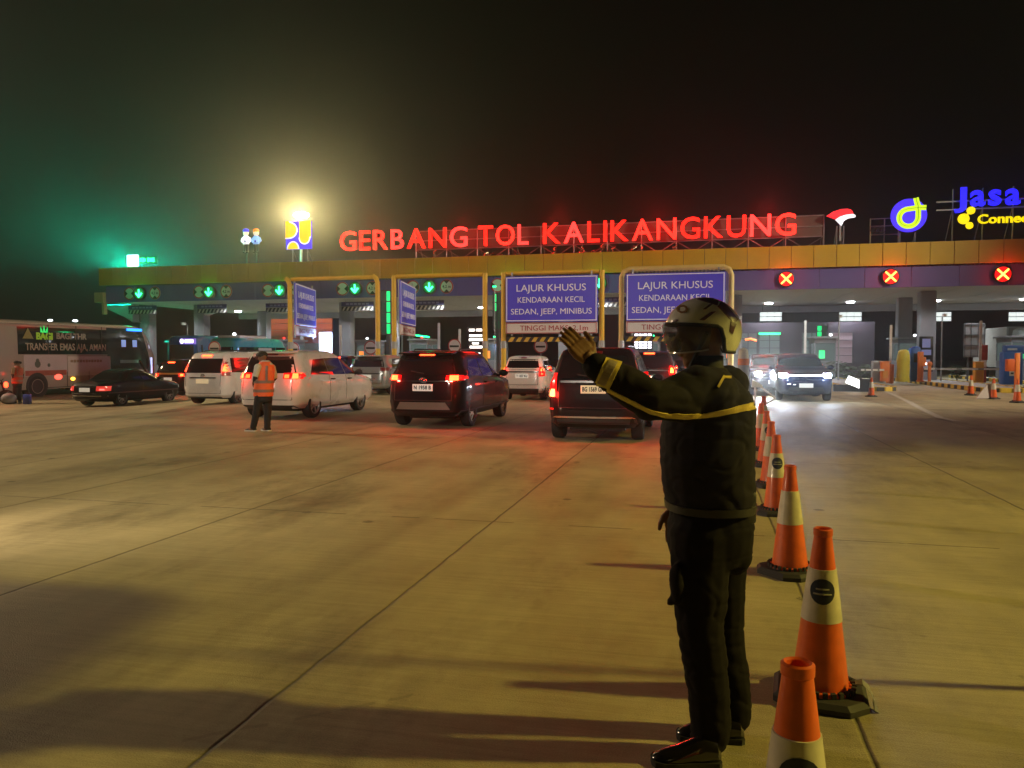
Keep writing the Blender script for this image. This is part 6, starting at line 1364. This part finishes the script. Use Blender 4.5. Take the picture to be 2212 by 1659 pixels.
# odds and ends at his feet
p = at(19, 862, 31.0); t = thing('bag', 'grey round bag on the ground at the left edge', 'bag', (p.x, p.y, -.36), 0); b = MB(); b.ball((0, 0, .22), .3, 12, sc3=(1, .8, .75)); b.path([(-.1, 0, .42), (0, 0, .5), (.1, 0, .42)], .02, 6); b.build('bag_body', M('bag_grey', (.22, .2, .22), .6, nz=.2, ns=6), t)
p = at(59, 862, 31.0); t = thing('jerrycan', 'small blue jerrycan on the ground near the coach wheel', 'jerrycan', (p.x, p.y, -.36), 0); b = MB(); b.box((0, 0, .2), (.26, .2, .4)); b.build('can', M('can_blue', (.08, .12, .6), .4), t, bevel=.03); b = MB(); b.path([(-.07, 0, .39), (-.05, 0, .47), (.07, 0, .47), (.09, 0, .39)], .018, 6); b.lathe([(.035, .4), (.035, .45)], 10, T=Matrix.Translation((.09, -.05, 0))); b.build('handle', plast, t)
p = at(-8, 850, 31.0); t = thing('motorcycle', 'dark motorcycle with a red tail lamp cut off by the left edge', 'motorcycle', (p.x-.3, p.y, -.36), .25)
for x in (-.62, .62):
    b = MB(); b.lathe([(.20, -.05), (.27, -.05), (.29, 0), (.27, .05), (.20, .05)], 22, T=Matrix.Translation((x, 0, .29)) @ Matrix.Rotation(pi/2, 4, 'X')); b.build('wheel', tyre_m, t)
b = MB(); b.path([(-.62, 0, .29), (-.2, 0, .5), (.25, 0, .52), (.45, 0, .9), (.62, 0, .29)], .05, 8); b.box((0, 0, .42), (.4, .22, .3)); b.path([(-.7, 0, .62), (-.3, 0, .72), (.1, 0, .72)], [.06, .12, .1], 10); b.path([(.42, -.3, 1.0), (.45, 0, .95), (.42, .3, 1.0)], .02, 6); b.build('frame', p_black, t)
b = MB(); b.ball((.66, -.12, .78), .10, 8, sc3=(.8, .8, 1.2)); b.build('tail_light', red_soft, t)

lamp('assumed_headlight_beam', 'SPOT', (-6.3, 6.2, .8), 420, (1, .78, .48), .06, aim=(-2.2, 8.2, .05), cone=85, blend=.9)  # assumed unseen headlight, added to brighten the ground at mid left
t = thing('motorcycle', 'dark motorcycle with lit headlight parked off the left edge', 'motorcycle', (-6.95, 5.9, 0), .45)  # unseen motorcycle, added only as a carrier for that light
for x in (-.62, .62):
    b = MB(); b.lathe([(.20, -.05), (.27, -.05), (.29, 0), (.27, .05), (.20, .05)], 22, T=Matrix.Translation((x, 0, .29)) @ Matrix.Rotation(pi/2, 4, 'X')); b.build('wheel', tyre_m, t)
b = MB(); b.path([(-.62, 0, .29), (-.2, 0, .5), (.25, 0, .52), (.45, 0, .9), (.62, 0, .29)], .05, 8); b.box((0, 0, .42), (.4, .22, .3)); b.path([(-.7, 0, .62), (-.3, 0, .72), (.1, 0, .72)], [.06, .12, .1], 10); b.path([(.42, -.3, 1.0), (.45, 0, .95), (.42, .3, 1.0)], .02, 6); b.build('frame', p_black, t)
b = MB(); b.ball((.58, 0, .80), .09, 10, sc3=(.7, 1, 1)); b.build('headlight', E('assumed_headlight', (1, .85, .6), 30), t)
# panel on a post, added outside the right edge to cast the foreground shadow
t = thing('shadow_panel', 'large rounded road sign on a post off the right edge', 'road sign', (3.35, 3.55, 0), 0)
b = MB(); oc = [(.85, .3), (.62, .5), (-.62, .5), (-.85, .3), (-.85, -.3), (-.62, -.5), (.62, -.5), (.85, -.3)]; b.prism(oc, .05, (0, 0, 3.35), (.08, 1, 0), (0, 0, 1)); b.build('panel', sb, t, bevel=.02)
b = MB(); b.tube((-.06, 0, 0), (-.06, 0, 3.7), .028, n=10); b.build('post', steel, t)
# ------------------------------------------------------------------ haze volume added to spread a glow round the lamps
hz = bpy.data.materials.new('haze'); hz.use_nodes = True; nt = hz.node_tree; nt.nodes.clear(); out = nt.nodes.new('ShaderNodeOutputMaterial'); pv = nt.nodes.new('ShaderNodeVolumePrincipled')
pv.inputs['Color'].default_value = (.9, .92, .9, 1); pv.inputs['Density'].default_value = 0.0017; pv.inputs['Anisotropy'].default_value = .88
nt.links.new(pv.outputs[0], out.inputs['Volume'])
b = MB(); b.box((0, 90, 14), (446, 306, 31)); tag(b.build('haze', hz, smooth=0), kind='stuff')
